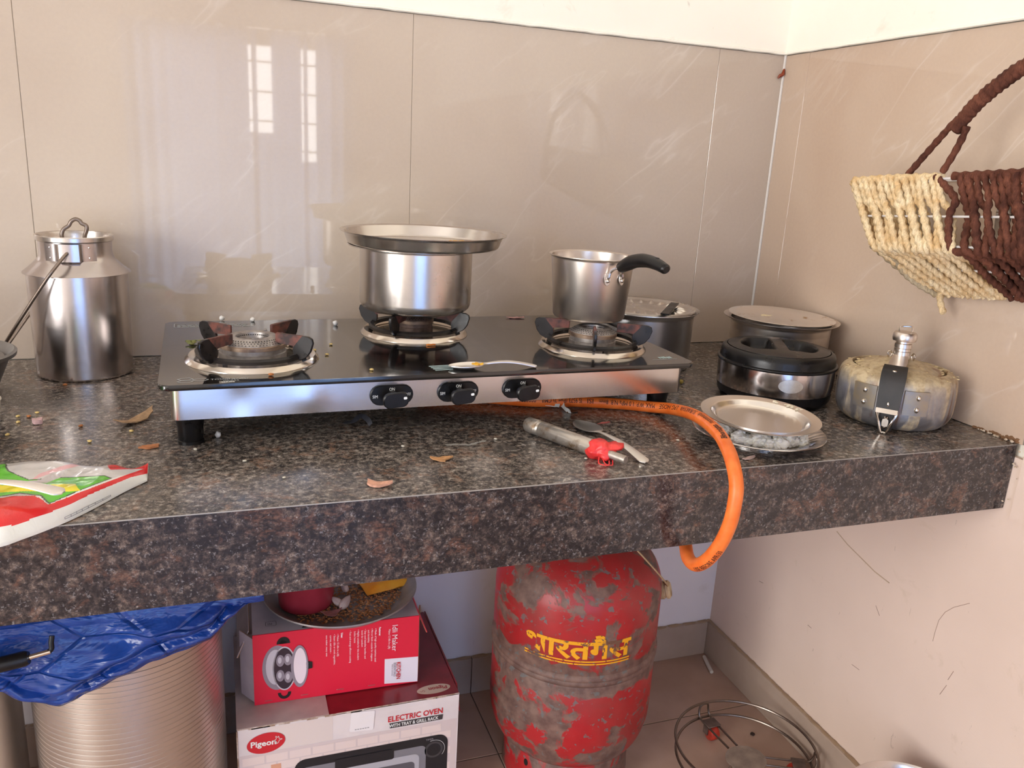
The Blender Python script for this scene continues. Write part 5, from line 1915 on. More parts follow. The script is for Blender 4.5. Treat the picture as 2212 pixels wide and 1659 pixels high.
# left end edge ropes and side strands
q = MB()
rope(q, resample([rimP(Y0) + Vector((0.002, 0.002, 0)), rimP(Y0).lerp(foldP(Y0), 0.5) + Vector((0.001, 0.003, 0)), foldP(Y0) + Vector((0, 0.004, 0))], 0.003), 0.0062, 380)
q.build('end_rope', M_TAN, bk, sharp=75)
q = MB()
rope(q, resample([foldP(Y0) + Vector((0.002, 0.006, -0.001)), foldP(Y0).lerp(botP(Y0), 0.5) + Vector((0, 0.006, -0.004)), botP(Y0) + Vector((0, 0.004, -0.002))], 0.003), 0.0072, 330)
q.build('end_rope', M_GRY, bk, sharp=75)
for k in range(7):
    t = (k + 0.5) / 7
    a = rimP(Y0).lerp(Vector((-0.008, Y0 - 0.01, 0.356)), t)
    b = foldP(Y0).lerp(botP(Y0), min(1, t * 1.1))
    q = MB()
    rope(q, resample([a, (a + b) / 2 + Vector((0, 0.003, 0)), b], 0.004), 0.0060, ph=k)
    q.build('end_strand', M_TAN if k < 5 else M_GRY, bk, sharp=75)
q = MB()
rope(q, resample([bm_(-0.398, 0.15) + Vector((0, 0, -0.004)), bm_(-0.398, 0.55) + Vector((0, 0.012, -0.012)), bm_(-0.404, 0.95) + Vector((0, 0.010, -0.010))], 0.003), 0.0050)
q.build('loose_strand', M_GRY, bk, sharp=75)
q = MB()
rope(q, resample([botP(-0.402) + Vector((-0.010, 0, -0.004)), botP(-0.412) + Vector((-0.018, -0.004, -0.014)), botP(-0.420) + Vector((-0.022, -0.012, -0.030))], 0.003), [0.0][0] + 0.0046)
q.build('loose_strand', M_TAN, bk, sharp=75)
# handle: two wrapped legs that merge into one thick wrapped arch
hl = [(-0.120, -0.4909, 0.3657), (-0.120, -0.5210, 0.3990), (-0.120, -0.5530, 0.4340), (-0.120, -0.5630, 0.4430)]
hl2 = [(-0.120, -0.5534, 0.3720), (-0.120, -0.5660, 0.3950), (-0.120, -0.5760, 0.4180), (-0.120, -0.5800, 0.4330)]
for L_ in (hl, hl2):
    q = MB()
    rope(q, resample(L_, 0.003), 0.0046, 360, lob=0.18)
    q.build('handle_leg', M_BRN, bk, sharp=75)
hpth = resample([(-0.120, -0.5600, 0.4290), (-0.120, -0.5890, 0.4620), (-0.120, -0.6200, 0.4860), (-0.120, -0.6500, 0.5035), (-0.120, -0.7050, 0.5250), (-0.120, -0.7700, 0.5360), (-0.120, -0.8600, 0.5200), (-0.120, -0.9300, 0.4700), (-0.120, -0.9600, 0.4050)], 0.002)
q = MB()
N = 10
vs, fs = [], []
for i, p in enumerate(hpth):
    T = (hpth[min(len(hpth) - 1, i + 1)] - hpth[max(0, i - 1)]).normalized()
    X_ = Vector((1, 0, 0))
    B = T.cross(X_)
    for k in range(N):
        a = 2 * pi * k / N
        rr_ = 1 + 0.075 * sin(i * 1.35 + 0.9 * sin(a)) + 0.10 * mnoise.noise(p * 140)
        vs.append(p + (X_ * cos(a) * 0.0075 + B * sin(a) * 0.0108) * rr_)
for i in range(len(hpth) - 1):
    for k in range(N):
        fs.append((i * N + k, i * N + (k + 1) % N, (i + 1) * N + (k + 1) % N, (i + 1) * N + k))
fs.append(list(range(N))[::-1])
fs.append([(len(hpth) - 1) * N + k for k in range(N)])
q.add(vs, fs)
q.build('handle_arch', M_BRN, bk, sharp=75)
# things inside
wc = thing('wire_whisk', 'coiled steel wire whisk inside the hanging basket, seen through the gap in the weave', 'whisk', (-0.070, -0.622, 0.3220))
for k in range(9):
    q = MB()
    r_ = 0.012 + 0.0036 * k
    q.tube([(r_ * cos(t) * 0.55, r_ * cos(t) * 0.75, r_ * sin(t)) for t in (2 * pi * i / 40 for i in range(40))], 0.0008, 6, True)
    q.build('wire_loop', M_WIRE, wc)
q = MB()
q.tube([(-0.024, -0.032, 0), (0.024, 0.032, 0)], 0.0012, 6)
q.build('cross_wire', M_WIRE, wc)
for (y, z_, r_, lab, rx, x_) in ((-0.520, 0.2460, 0.040, 'small steel bowl at the left end inside the hanging basket', 0.5, -0.062), (-0.655, 0.2560, 0.045, 'second steel bowl inside the basket behind the dark brown strands', 0.2, -0.062)):
    bw = thing('steel_bowl', lab, 'bowl', (x_, y, z_), rot=(rx, 0.5, 0))
    mb = MB()
    mb.lathe(fillet([(0, 0), (r_ * 0.6, 0), (r_, r_ * 0.55), (r_ + 0.002, r_ * 0.56), (r_ * 0.58, 0.0015), (0, 0.0015)], {1: 0.008}), seg=56)
    mb.build('bowl_body', M_STEEL, bw)

# ------------------------------------------------------------------ under the counter: gas cylinder
CX, CY, CR = -0.4780, -0.2450, 0.1520
cyl = thing('gas_cylinder', 'scuffed red gas cylinder with yellow lettering standing on the floor under the counter', 'gas cylinder', (CX, CY, FLOOR))
q = NT('scuffed_red_paint')
v = q.coord('Object')
big = q.noise(v, 13, 6, 0.62, 0.5)
sep = q.n('ShaderNodeSeparateXYZ')
q.link(v, sep.inputs[0])
z_ = sep.outputs['Z']
band = q.ramp(z_, [(0.236, 0.0), (0.258, 0.20), (0.292, 0.20), (0.312, 0.0)])
low = q.ramp(z_, [(0.02, 0.03), (0.20, 0.0)])
wear = q.math('ADD', q.math('ADD', big, band), low)
patch = q.ramp(wear, [(0.515, 0.0), (0.555, 1.0)])
small = q.noise(v, 75, 5, 0.6, 0.4)
chips = q.ramp(small, [(0.60, 0.0), (0.63, 1.0)])
red = q.mix(q.noise(v, 30, 4), rgb(158, 22, 30), rgb(188, 44, 46))
dirt = q.ramp(q.noise(v, 7, 5, 0.6, 0.3), [(0.40, 0.0), (0.66, 0.6)])
red = q.mix(dirt, red, rgb(120, 66, 60))
grey = q.ramp(q.noise(v, 48, 5), [(0.35, rgb(88, 72, 64)), (0.65, rgb(126, 104, 92))])
bc = q.mix(q.math('MULTIPLY', patch, 0.92), red, grey)
bc = q.mix(q.math('MULTIPLY', chips, 0.85), bc, rgb(104, 104, 102))
q.set(Base_Color=bc, Roughness=q.ramp(patch, [(0, 0.38), (1, 0.6)]))
q.bump(q.math('ADD', patch, chips), 0.25, -0.0008)
M_CYL = q.m
SZ = 0.2745      # seam height over the floor
mb = MB()
prof = [(0, 0.045), (0.060, 0.050), (0.110, 0.068), (0.138, 0.095), (0.1495, 0.130), (CR, 0.160), (CR, SZ - 0.0145), (CR - 0.0015, SZ - 0.0115), (CR + 0.0020, SZ - 0.008), (CR + 0.0030, SZ - 0.003), (CR + 0.0010, SZ), (CR + 0.0030, SZ + 0.003),
        (CR + 0.0020, SZ + 0.008), (CR - 0.0015, SZ + 0.0115), (CR, SZ + 0.0145), (CR, 0.385), (0.1485, 0.412), (0.136, 0.440), (0.112, 0.463), (0.070, 0.480), (0, 0.486)]
prof = [tuple(p)[:2] for p in smooth_path([(a, b, 0) for a, b in prof[:6]], 5)] + prof[6:15] + [tuple(p)[:2] for p in smooth_path([(a, b, 0) for a, b in prof[15:]], 5)]
prof[0] = (0, 0.045)
prof[-1] = (0, 0.486)
mb.lathe(prof, seg=128)
body = mb.build('cylinder_body', M_CYL, cyl, sharp=50)
mb = MB()
mb.lathe([(0.1150, 0.0), (0.1195, 0.0), (0.1215, 0.006), (0.1200, 0.030), (0.1215, 0.074), (0.1185, 0.078), (0.1165, 0.030)], seg=96, closed=True)
fr = mb.build('foot_ring', M_CYL, cyl)
mb = MB()
for a_ in (-150, -35, 80):
    a = radians(a_)
    R_ = Matrix.Rotation(a, 4, 'Z') @ Matrix.Rotation(pi / 2, 4, 'Y')
    mb.prism(ell(0, 0, 0.0075, 0.0045, 16), 0.0008, M=R_, c=(0.1205 * cos(a), 0.1205 * sin(a), 0.058))
mb.build('drain_hole', M_HOLE, fr)
mb = MB()
mb.lathe([(0, 0.470), (0.020, 0.470), (0.020, 0.500), (0.014, 0.505), (0.014, 0.525), (0.018, 0.526), (0.018, 0.540), (0, 0.540)], seg=32)
mb.build('valve', M_BURN, cyl)
mb = MB()
for k in range(3):
    a = radians(30 + 120 * k)
    mb.box((0.058 * cos(a), 0.058 * sin(a), 0.510), (0.006, 0.024, 0.070), M=Matrix.Rotation(a, 4, 'Z'))
mb.lathe([(0.054, 0.545), (0.062, 0.545), (0.064, 0.555), (0.058, 0.560), (0.052, 0.555)], seg=64, closed=True)
mb.build('collar', M_CYL, cyl)
# lettering follows the curved shell
q = NT('worn_yellow_paint')
v = q.coord('Object')
f = q.noise(v, 85, 5, 0.6, 0.4)
f2 = q.noise(v, 24, 4, 0.6, 0.4)
wr = q.math('MAXIMUM', q.ramp(f, [(0.60, 0.0), (0.63, 1.0)]), q.ramp(f2, [(0.60, 0.0), (0.64, 1.0)]))
q.set(Base_Color=q.mix(wr, rgb(236, 166, 24), rgb(112, 78, 60)), Roughness=0.5)
M_YEL = q.m
mb = MB()
vs, fs = text2d('\u092d\u093e\u0930\u0924\u0917\u0948\u0938', 1.0, 0.030)
x0_, x1_ = min(a for a, b in vs), max(a for a, b in vs)
bm = bmesh.new()
bv = [bm.verts.new((a, b, 0)) for a, b in vs]
for fc in fs:
    try:
        bm.faces.new([bv[k] for k in fc])
    except ValueError:
        pass
bmesh.ops.triangulate(bm, faces=bm.faces[:])
bmesh.ops.subdivide_edges(bm, edges=[e for e in bm.edges if e.calc_length() > 0.14], cuts=1)
bmesh.ops.triangulate(bm, faces=bm.faces[:])
bm.verts.index_update()
def on_cyl(ang, z, off=0.0006):
    a = radians(ang)
    return ((CR + off) * cos(a), (CR + off) * sin(a), z)
out = []
for p in bm.verts:
    t = (p.co.x - x0_) / (x1_ - x0_)
    out.append(on_cyl(-148 + 72 * t, 0.3215 + p.co.y * 0.048))
mb.add(out, [[p.index for p in fc.verts] for fc in bm.faces])
bm.free()
for zc in (0.3155, 0.3105):
    n = 40
    st = []
    for k in range(n + 1):
        a = -148.5 + 72 * k / n
        st += [on_cyl(a, zc - 0.0013), on_cyl(a, zc + 0.0013)]
    mb.add(st, [(2 * k, 2 * k + 2, 2 * k + 3, 2 * k + 1) for k in range(n)])
mb.build('painted_lettering', M_YEL, body, smooth=False)
# safety cap on a cord
mb = MB()
CAPL = Vector((-0.3265 - CX, -0.300 - CY, -0.3945 - FLOOR))
Mc = Matrix.Rotation(radians(-34), 4, 'Z') @ Matrix.Rotation(radians(74), 4, 'Y') @ Matrix.Scale(1.12, 4)
mb.lathe([(0, -0.010), (0.0135, -0.010), (0.0150, -0.008), (0.0150, -0.002), (0.0128, -0.0010), (0.0128, 0.0015), (0.0150, 0.0025), (0.0150, 0.0065), (0.0122, 0.0085), (0.0115, 0.0095), (0.0105, 0.0070), (0, 0.0070)], M=Mc, c=CAPL, seg=32)
mb.build('safety_cap', speckled('dirty_white_plastic', (214, 190, 150), (186, 158, 116), 70, 0.5), cyl)
mb = MB()
mb.tube(smooth_path([CAPL + Vector((-0.004, 0.002, 0.015)), (0.1400, -0.0800, 0.3990), (0.1080, -0.0990, 0.4350), (0.0670, -0.0850, 0.4800), (0.030, -0.0400, 0.5200), (0.012, -0.010, 0.5300)], 8), 0.0015, 6)
mb.build('cap_cord', plain(176, 148, 112, 0.8), cyl)

# ------------------------------------------------------------------ wire stand with castors on the floor
sd = thing('wire_stand', 'round wire trolley stand with three castor brackets on the floor by the right wall', 'stand', (-0.1565, -0.3790, FLOOR))
def circ(r_, z_, n=72):
    return [(r_ * cos(2 * pi * k / n), r_ * sin(2 * pi * k / n), z_) for k in range(n)]
mb = MB()
mb.tube(circ(0.1340, 0.060), 0.0026, 8, True)
mb.build('top_ring', M_WIRE, sd)
mb = MB()
mb.tube(circ(0.1300, 0.0290), 0.0026, 8, True)
mb.build('lower_ring', M_WIRE, sd)
mb = MB()
mb.prism(ell(0, 0, 0.0400, 0.0360, 40), 0.0022, c=(0.002, -0.004, 0.0300), bev=0.0006)
mb.build('centre_disc', speckled('dusty_disc', (128, 112, 100), (156, 138, 122), 40, 0.6), sd)
for a_ in (94, -26, -146):
    a = radians(a_)
    d = Vector((cos(a), sin(a), 0))
    e = Vector((-sin(a), cos(a), 0))
    q = MB()
    for s_ in (-1, 1):
        q.tube(smooth_path([d * 0.034 + e * 0.0105 * s_ + Vector((0, 0, 0.0300)), d * 0.085 + e * 0.0115 * s_ + Vector((0, 0, 0.0300)), d * 0.122 + e * 0.0120 * s_ + Vector((0, 0, 0.0310)), d * 0.1320 + e * 0.0115 * s_ + Vector((0, 0, 0.0420)), d * 0.1325 + e * 0.0085 * s_ + Vector((0, 0, 0.0560)), d * 0.1325 + e * 0.0 * s_ + Vector((0, 0, 0.0600))], 6), 0.0022, 8)
    arm = q.build('wire_arm', M_WIRE, sd)
    q = MB()
    R_ = Matrix.Rotation(a, 4, 'Z')
    q.bbox(d * 0.104 + Vector((0, 0, 0.0335)), (0.026, 0.030, 0.0025), 0.0008, M=R_)
    q.box(d * 0.104 + e * 0.0125 + Vector((0, 0, 0.0225)), (0.014, 0.002, 0.022), M=R_)
    q.box(d * 0.104 - e * 0.0125 + Vector((0, 0, 0.0225)), (0.014, 0.002, 0.022), M=R_)
    br = q.build('castor_bracket', speckled('dark_rusty_plate', (70, 56, 50), (104, 84, 74), 60, 0.6), sd)
    q = MB()
    q.lathe([(0, -0.0095), (0.0130, -0.0095), (0.0146, -0.0070), (0.0146, 0.0070), (0.0130, 0.0095), (0, 0.0095)], M=R_ @ Matrix.Rotation(pi / 2, 4, 'X'), c=d * 0.098 + Vector((0, 0, 0.0147)), seg=28)
    q.build('castor_wheel', speckled('red_castor', (206, 60, 40), (150, 52, 40), 70, 0.5), br)
bwl = thing('steel_basin', 'bright steel basin rim just showing at the lower right edge by the wall', 'basin', (-0.1230, -0.7360, FLOOR))
mb = MB()
mb.lathe(fillet([(0, 0), (0.084, 0), (0.098, 0.2135), (0.1030, 0.2175), (0.1045, 0.2210), (0.1020, 0.2225), (0.0955, 0.2155), (0.0820, 0.0018), (0, 0.0018)], {1: 0.016, 7: 0.014}), seg=96)
mb.build('basin_body', M_STEEL, bwl)
# corner oddments
mb = MB()
mb.tube([(-0.024, -0.030, FLOOR + 0.0046), (-0.0325, -0.060, FLOOR + 0.0046), (-0.040, -0.088, FLOOR + 0.0046)], 0.0044, 8)
o = mb.build('white_stub', plain(214, 206, 196, 0.6), None)
tag(o, 'short white stub lying on the floor tiles in the room corner', 'stub')
mb = MB()
mb.ball((0, 0, 0.002), 0.0058, 0, 1, (1, 1, 0.4), jit=0.3)
o = mb.build('dark_speck', plain(52, 40, 36, 0.7), None, loc=(-0.0720, -0.2940, FLOOR))
tag(o, 'dark round speck on the floor inside the wire stand\'s rings', 'speck')

# ------------------------------------------------------------------ boxes
M_OVWHITE = speckled('white_box_card', (216, 206, 206), (226, 216, 214), 20, 0.4)
M_OVTOP = speckled('maroon_box_card', (118, 24, 34), (136, 32, 42), 30, 0.28)
M_OVGREY = speckled('mauve_box_flap', (176, 158, 156), (192, 174, 170), 26, 0.35)
M_IDRED = plain(222, 34, 62, 0.42, name='crimson_box_card')
M_IDGREY = speckled('lilac_box_card', (170, 160, 168), (184, 174, 180), 24, 0.45)
OX0, OX1, OYF, OYB, OZ = -1.0815, -0.7149, -0.3000, -0.0300, -0.5430
ov = thing('oven_box', 'large white and maroon cardboard electric oven box standing on the floor under the red box', 'box', ((OX0 + OX1) / 2, (OYF + OYB) / 2, FLOOR))
ow, od, oh = OX1 - OX0, OYB - OYF, OZ - FLOOR
mb = MB()
mb.box((0, -od / 2 + 0.0012, oh / 2), (ow, 0.0024, oh), 0)
mb.box((0, od / 2 - 0.0012, oh / 2), (ow, 0.0024, oh), 1)
mb.box((-ow / 2 + 0.0012, 0, oh / 2), (0.0024, od - 0.0052, oh), 0)
mb.box((ow / 2 - 0.0012, 0, oh / 2), (0.0024, od - 0.0052, oh), 1)
mb.box((0, 0, 0.0012), (ow - 0.006, od - 0.006, 0.0024), 2)
mb.build('carton', [M_OVWHITE, M_OVTOP, M_CARD], ov)
mb = MB()
mb.box((ow * 0.195, 0, oh - 0.0010), (ow * 0.61 - 0.001, od, 0.0024), 0)
mb.build('top_flap', M_OVTOP, ov, rot=(0, 0, 0))
mb = MB()
mb.box((-ow * 0.305, 0, oh + 0.0004), (ow * 0.395, od, 0.0024), 0)
lf = mb.build('top_flap', M_OVGREY, ov)
mb = MB()
mb.box((0, 0, 0), (0.0024, od * 0.9, 0.060))
mb.build('side_flap', M_OVTOP, ov, loc=(ow / 2 + 0.0060, 0.012, oh - 0.0275), rot=(0, radians(-8), 0))
mb = MB()
for k in range(12):
    mb.box((-ow / 2 + 0.0135 + random.random() * ow * 0.9, -od / 2 - 0.0003, oh - 0.0016), (0.018, 0.0008, 0.0022))
mb.tube([(-ow / 2 - 0.0005, -od / 2 - 0.0005, 0.004), (-ow / 2 - 0.0005, -od / 2 - 0.0005, oh - 0.002)], 0.0011, 6)
mb.tube([(-ow / 2, -od / 2 - 0.0002, oh + 0.0002), (ow / 2, -od / 2 - 0.0002, oh + 0.0002)], 0.0010, 6)
mb.build('worn_edge', speckled('frayed_card_edge', (150, 122, 100), (206, 190, 180), 90, 0.8), ov)
pr = Print((-ow / 2, -od / 2, oh), (1, 0, 0), (0, 0, 1))
m_pale = plain(226, 208, 202, 0.45)
m_pale2 = plain(212, 196, 194, 0.45)
m_fill = None
m_char = plain(50, 48, 52, 0.4)
m_char2 = plain(34, 33, 36, 0.4)
pr.rect(0.002, -0.2255, ow - 0.002, -0.050, m_pale2)
pr.rect(0.046, -0.049, 0.150, -0.004, plain(220, 206, 200, 0.45))
pr.up()
for r_ in range(10):
    for c_ in range(10):
        x = 0.006 + 0.037 * c_ + (0.018 if r_ % 2 else 0)
        y = -0.056 - 0.0165 * r_
        if x + 0.034 < ow - 0.003:
            pr.rect(x, y - 0.0145, x + 0.034, y, m_pale)
pr.up()
pr.rect(0.006, -0.2255, 0.036, -0.120, plain(214, 170, 146, 0.5))
pr.rect(0.050, -0.104, 0.066, -0.076, plain(214, 158, 128, 0.5))
pr.up()
pr.poly(ell(0.0435, -0.0320, 0.0300, 0.0190, 40, 0.10), M_REDINK)
# sticker (its code is left out)
c_, s_ = cos(-0.08), sin(-0.08)
pr.poly([(0.1985 + x * c_ - y * s_, -0.0225 + x * s_ + y * c_) for x, y in rrect(0.040, 0.0375, 0.003, 4)], plain(236, 230, 230, 0.3))
pr.poly([(0.2405 + a, -0.0465 + b) for a, b in ((0.005, 0), (0.097, 0), (0.098, 0.010), (0.004, 0.010))], plain(58, 54, 56, 0.5))
pr.text('ELECTRIC OVEN', 0.2415, -0.0335, 0.0150, M_REDINK, bold=0.0003, sx=0.88)
pr.poly(rrect(0.262, 0.190, 0.018, 6, 0.2180, -0.1720), m_char2)
pr.up()
pr.text('WITH TRAY & GRILL RACK', 0.2445, -0.0446, 0.0090, M_WHITEINK, bold=0.0002, sx=0.79)
pr.text('Pigeon', 0.0190, -0.0365, 0.0150, M_WHITEINK, bold=0.0004)
dove = [(0.0560, -0.0300), (0.0595, -0.0275), (0.0585, -0.0215), (0.0615, -0.0250), (0.0632, -0.0225), (0.0640, -0.0275), (0.0690, -0.0290), (0.0640, -0.0305), (0.0625, -0.0350), (0.0580, -0.0372), (0.0602, -0.0335)]
pr.line(dove, 0.0008, M_WHITEINK, True)
for k in range(6):
    pr.rect(0.1860 + 0.0042 * k, -0.0375, 0.1890 + 0.0042 * k, -0.0360, plain(150, 146, 148, 0.5))
pr.poly(rrect(0.214, 0.170, 0.010, 5, 0.2030, -0.1785), plain(126, 124, 130, 0.3))
pr.poly(ell(0.3240, -0.1060, 0.0165, 0.0165, 32), plain(66, 64, 66, 0.4))
pr.up()
pr.poly(rrect(0.190, 0.150, 0.010, 5, 0.2030, -0.1830), plain(176, 174, 180, 0.3))
pr.poly(ell(0.3240, -0.1060, 0.0125, 0.0125, 32), m_char2)
pr.text('TIMER', 0.309, -0.0850, 0.0050, plain(150, 146, 148, 0.5))
pr.line(arc(0.3240, -0.1060, 0.0195, radians(-40), radians(110), 14), 0.0006, M_WHITEINK)
pr.up()
pr.poly(rrect(0.168, 0.130, 0.008, 5, 0.2060, -0.1870), plain(92, 90, 96, 0.3))
pr.up()
for r_ in range(4):
    for k in range(9):
        x = 0.128 + 0.0165 * k
        y = -0.146 - 0.022 * r_
        pr.poly([(x, y), (x + 0.0145, y), (x + 0.0072, y + 0.012)], plain(190, 188, 192, 0.3))
pr.poly(rrect(0.100, 0.020, 0.004, 4, 0.2030, -0.0990), m_char2)
pr.build('printed_artwork', ov)
pr = Print((ow * 0.39, -od / 2, oh + 0.0003), (1, 0, 0), (0, 1, 0))
pr.poly(ell(0.0, 0.022, 0.0300, 0.0125, 36, 0.04), plain(206, 186, 170, 0.4))
pr.up()
pr.text('Pigeon', 0.0245, 0.0265, 0.0125, plain(166, 60, 66, 0.5), rot=pi, bold=0.0003)
pr.line([(-0.0250 + a, 0.021 + b) for a, b in ((0, 0), (0.003, -0.003), (0.006, 0.002), (0.009, -0.002), (0.006, -0.004))], 0.0006, plain(166, 60, 66, 0.5))
pr.build('printed_logo', ov)

# red idli maker box
IX0, IX1, IYF, IYB, IZ0, IZ1 = -1.0505, -0.7760, -0.2500, -0.0450, OZ + 0.0022, -0.4095
idb = thing('idli_maker_box', 'crimson cardboard idli maker box with open end flaps on top of the oven box', 'box', ((IX0 + IX1) / 2, (IYF + IYB) / 2, IZ0), radians(-1.2))
iw, idp, ih = IX1 - IX0, IYB - IYF, IZ1 - IZ0
mb = MB()
mb.box((0, -idp / 2 + 0.001, ih / 2), (iw, 0.002, ih), 0)
mb.box((0, idp / 2 - 0.001, ih / 2), (iw, 0.002, ih), 0)
mb.box((0, 0, ih - 0.001), (iw, idp - 0.0042, 0.002), 1)
mb.box((0, 0, 0.001), (iw, idp - 0.0042, 0.002), 2)
mb.box((iw / 2 - 0.006, 0, ih / 2), (0.0016, idp - 0.006, ih - 0.005), 2)
mb.build('carton', [M_IDRED, M_IDGREY, M_CARD], idb)
# end flaps
def flap(w_, h_, loc, rot, m1, m2):
    q = MB()
    q.box((0, 0, 0), (w_, h_, 0.0011), 0)
    q.box((0, 0, -0.0011), (w_ - 0.0004, h_ - 0.0004, 0.0010), 1)
    return q.build('end_flap', [m1, m2], idb, loc=loc, rot=rot)
flap(0.052, idp - 0.03, (-iw / 2 - 0.0155, 0.005, ih - 0.0260), (0, radians(-68), 0), M_IDGREY, M_CARD)
flap(0.036, ih - 0.012, (-iw / 2 - 0.0100, -idp / 2 + 0.0160, ih / 2), (radians(90), 0, radians(-56)), M_IDGREY, M_CARD)
flap(0.040, ih - 0.008, (iw / 2 + 0.0050, -idp / 2 + 0.0210, ih / 2), (radians(90), 0, radians(76)), M_CARD, M_CARD)
flap(0.045, idp - 0.02, (iw / 2 + 0.0085, 0.0, ih - 0.0205), (0, radians(68), 0), M_IDRED, M_CARD)
pr = Print((-iw / 2, -idp / 2, ih), (1, 0, 0), (0, 0, 1))
SX, SY = 0.2745 / 1250.0, 0.1320 / 530.0
def ip(x, y):
    u = (x - 258) * SX
    top = 640 - 0.110 * (x - 258)
    hgt_ = 540 - 0.044 * (x - 258)
    return (u, -(y - top) / hgt_ * ih)
m_sil = plain(206, 200, 208, 0.3)
m_sil2 = plain(150, 140, 150, 0.3)
m_dk = plain(60, 46, 56, 0.3)
W_ = plain(240, 226, 232, 0.5)
a = ip(430, 885); pr.poly(ell(a[0], a[1], 0.0240, 0.0420, 40), m_sil2)
a = ip(1382, 905); pr.poly([ip(1240, 822), ip(1507, 800), ip(1507, 985), ip(1240, 1008)], plain(232, 226, 236, 0.5))
pr.up()
a = ip(415, 880); pr.poly(ell(a[0], a[1], 0.0150, 0.0330, 32), m_sil)
for hy_, dy_ in ((690, -1), (1085, 1)):
    h0 = ip(440, hy_ - 10 * dy_); h1 = ip(448, hy_ + 18 * dy_); h2 = ip(478, hy_ + 28 * dy_); h3 = ip(505, hy_ + 18 * dy_); h4 = ip(515, hy_ - 12 * dy_)
    cx_, cy_ = (h0[0] + h4[0]) / 2, (h0[1] + h4[1]) / 2
    sg = 1 if dy_ < 0 else -1
    pr.poly([(cx_ + 0.0108 * cos(t), cy_ + sg * 0.0128 * sin(t)) for t in [pi * k / 14 for k in range(15)]] + [(cx_ + 0.0058 * cos(t), cy_ + sg * 0.0072 * sin(t)) for t in [pi - pi * k / 14 for k in range(15)]], M_BLACKINK)
a = ip(482, 890); pr.poly(ell(a[0], a[1], 0.0190, 0.0415, 40), m_sil)
pr.up()
a = ip(482, 890); pr.poly(ell(a[0], a[1], 0.0168, 0.0390, 40), m_dk)
pr.up()
for x, y in ((452, 830), (508, 820), (450, 945), (508, 955)):
    a = ip(x, y); pr.poly(ell(a[0], a[1], 0.0066, 0.0110, 24), m_sil2)
pr.up()
for x, y in ((448, 826), (504, 816), (446, 941), (504, 951)):
    a = ip(x, y); pr.poly(ell(a[0], a[1], 0.0030, 0.0060, 20), m_sil)
a = ip(592, 872); pr.poly(ell(a[0], a[1], 0.0140, 0.0400, 40), m_sil2)
pr.up()
a = ip(596, 868); pr.poly(ell(a[0], a[1], 0.0105, 0.0340, 40), W_)
pr.poly([ip(640, 842), ip(662, 842), ip(662, 885), ip(640, 885)], m_sil2)
pr.poly([ip(655, 832), ip(686, 838), ip(686, 885), ip(655, 892)], M_BLACKINK)
D = -pi / 2
a = ip(1296, 566); pr.text('Idli Maker', a[0], a[1], 0.0135, W_, rot=D, sx=0.95)
a = ip(1266, 598); pr.text('Makes 12 Idlis In a Jiffy', a[0], a[1], 0.0052, W_, rot=D, sx=0.82)
lines = [(1192, 582, 'Features:', 1), (1160, 590, '\u2022 Made of high quality stainless steel', 0), (1132, 590, '\u2022 Mirror finish outside for elegance', 0), (1106, 602, 'and durability', 0), (1080, 596, '\u2022 Stay cool bakelite handles and', 0), (1056, 606, 'knob for comfort', 0),
         (1026, 600, '\u2022 Highly suitable for the modern', 0), (1000, 612, 'Indian home', 0), (966, 606, '\u2022 Fast and energy efficient cooking', 0), (902, 622, 'Uses:', 1), (872, 630, '\u2022 Makes 12 idlis in a jiffy', 0), (846, 632, '\u2022 Steam idlis or cook vegetables,', 0), (818, 640, 'curries, and more -', 0), (788, 640, 'one maker, many uses', 0)]
for x, y, tx, b in lines:
    a = ip(x, y); pr.text(tx, a[0], a[1], 0.0046, W_, rot=D, sx=0.98, bold=0.00016 if b else 0.0)
a = ip(1335, 842); pr.text('KITCHEN', a[0], a[1], 0.0098, M_REDINK, rot=D, sx=0.82, bold=0.00025)
a = ip(1312, 846); pr.text('ESSENTIALS', a[0], a[1], 0.0058, plain(96, 84, 96, 0.5), rot=D, sx=0.92)
a = ip(1296, 858); pr.text('Made for memories', a[0], a[1], 0.0030, plain(96, 84, 96, 0.5), rot=D, sx=0.95)
for k, (x, y) in enumerate(((360, 1140), (625, 1095), (895, 1052), (1140, 1020))):
    a = ip(x, y)
    q = MB()
    q.bbox((-iw / 2 + a[0], -idp / 2 - 0.0004, ih + a[1]), (0.0125, 0.0009, 0.0012), 0.0003)
    q.build('staple', plain(180, 120, 118, 0.35, 0.6), idb)
pr.build('printed_artwork', idb)
pr = Print((-iw / 2, -idp / 2, ih), (1, 0, 0), (0, 1, 0))
pr.line(rrect(0.0170, 0.0130, 0.002, 3, 0.030, 0.030), 0.0007, plain(64, 60, 66, 0.6), True)
pr.text('ISI', 0.0245, 0.0262, 0.0085, plain(64, 60, 66, 0.6), sx=0.95)
pr.poly([(0.078, 0.006), (0.104, 0.006), (0.100, 0.012), (0.082, 0.014)], m_char)
pr.build('printed_mark', idb)
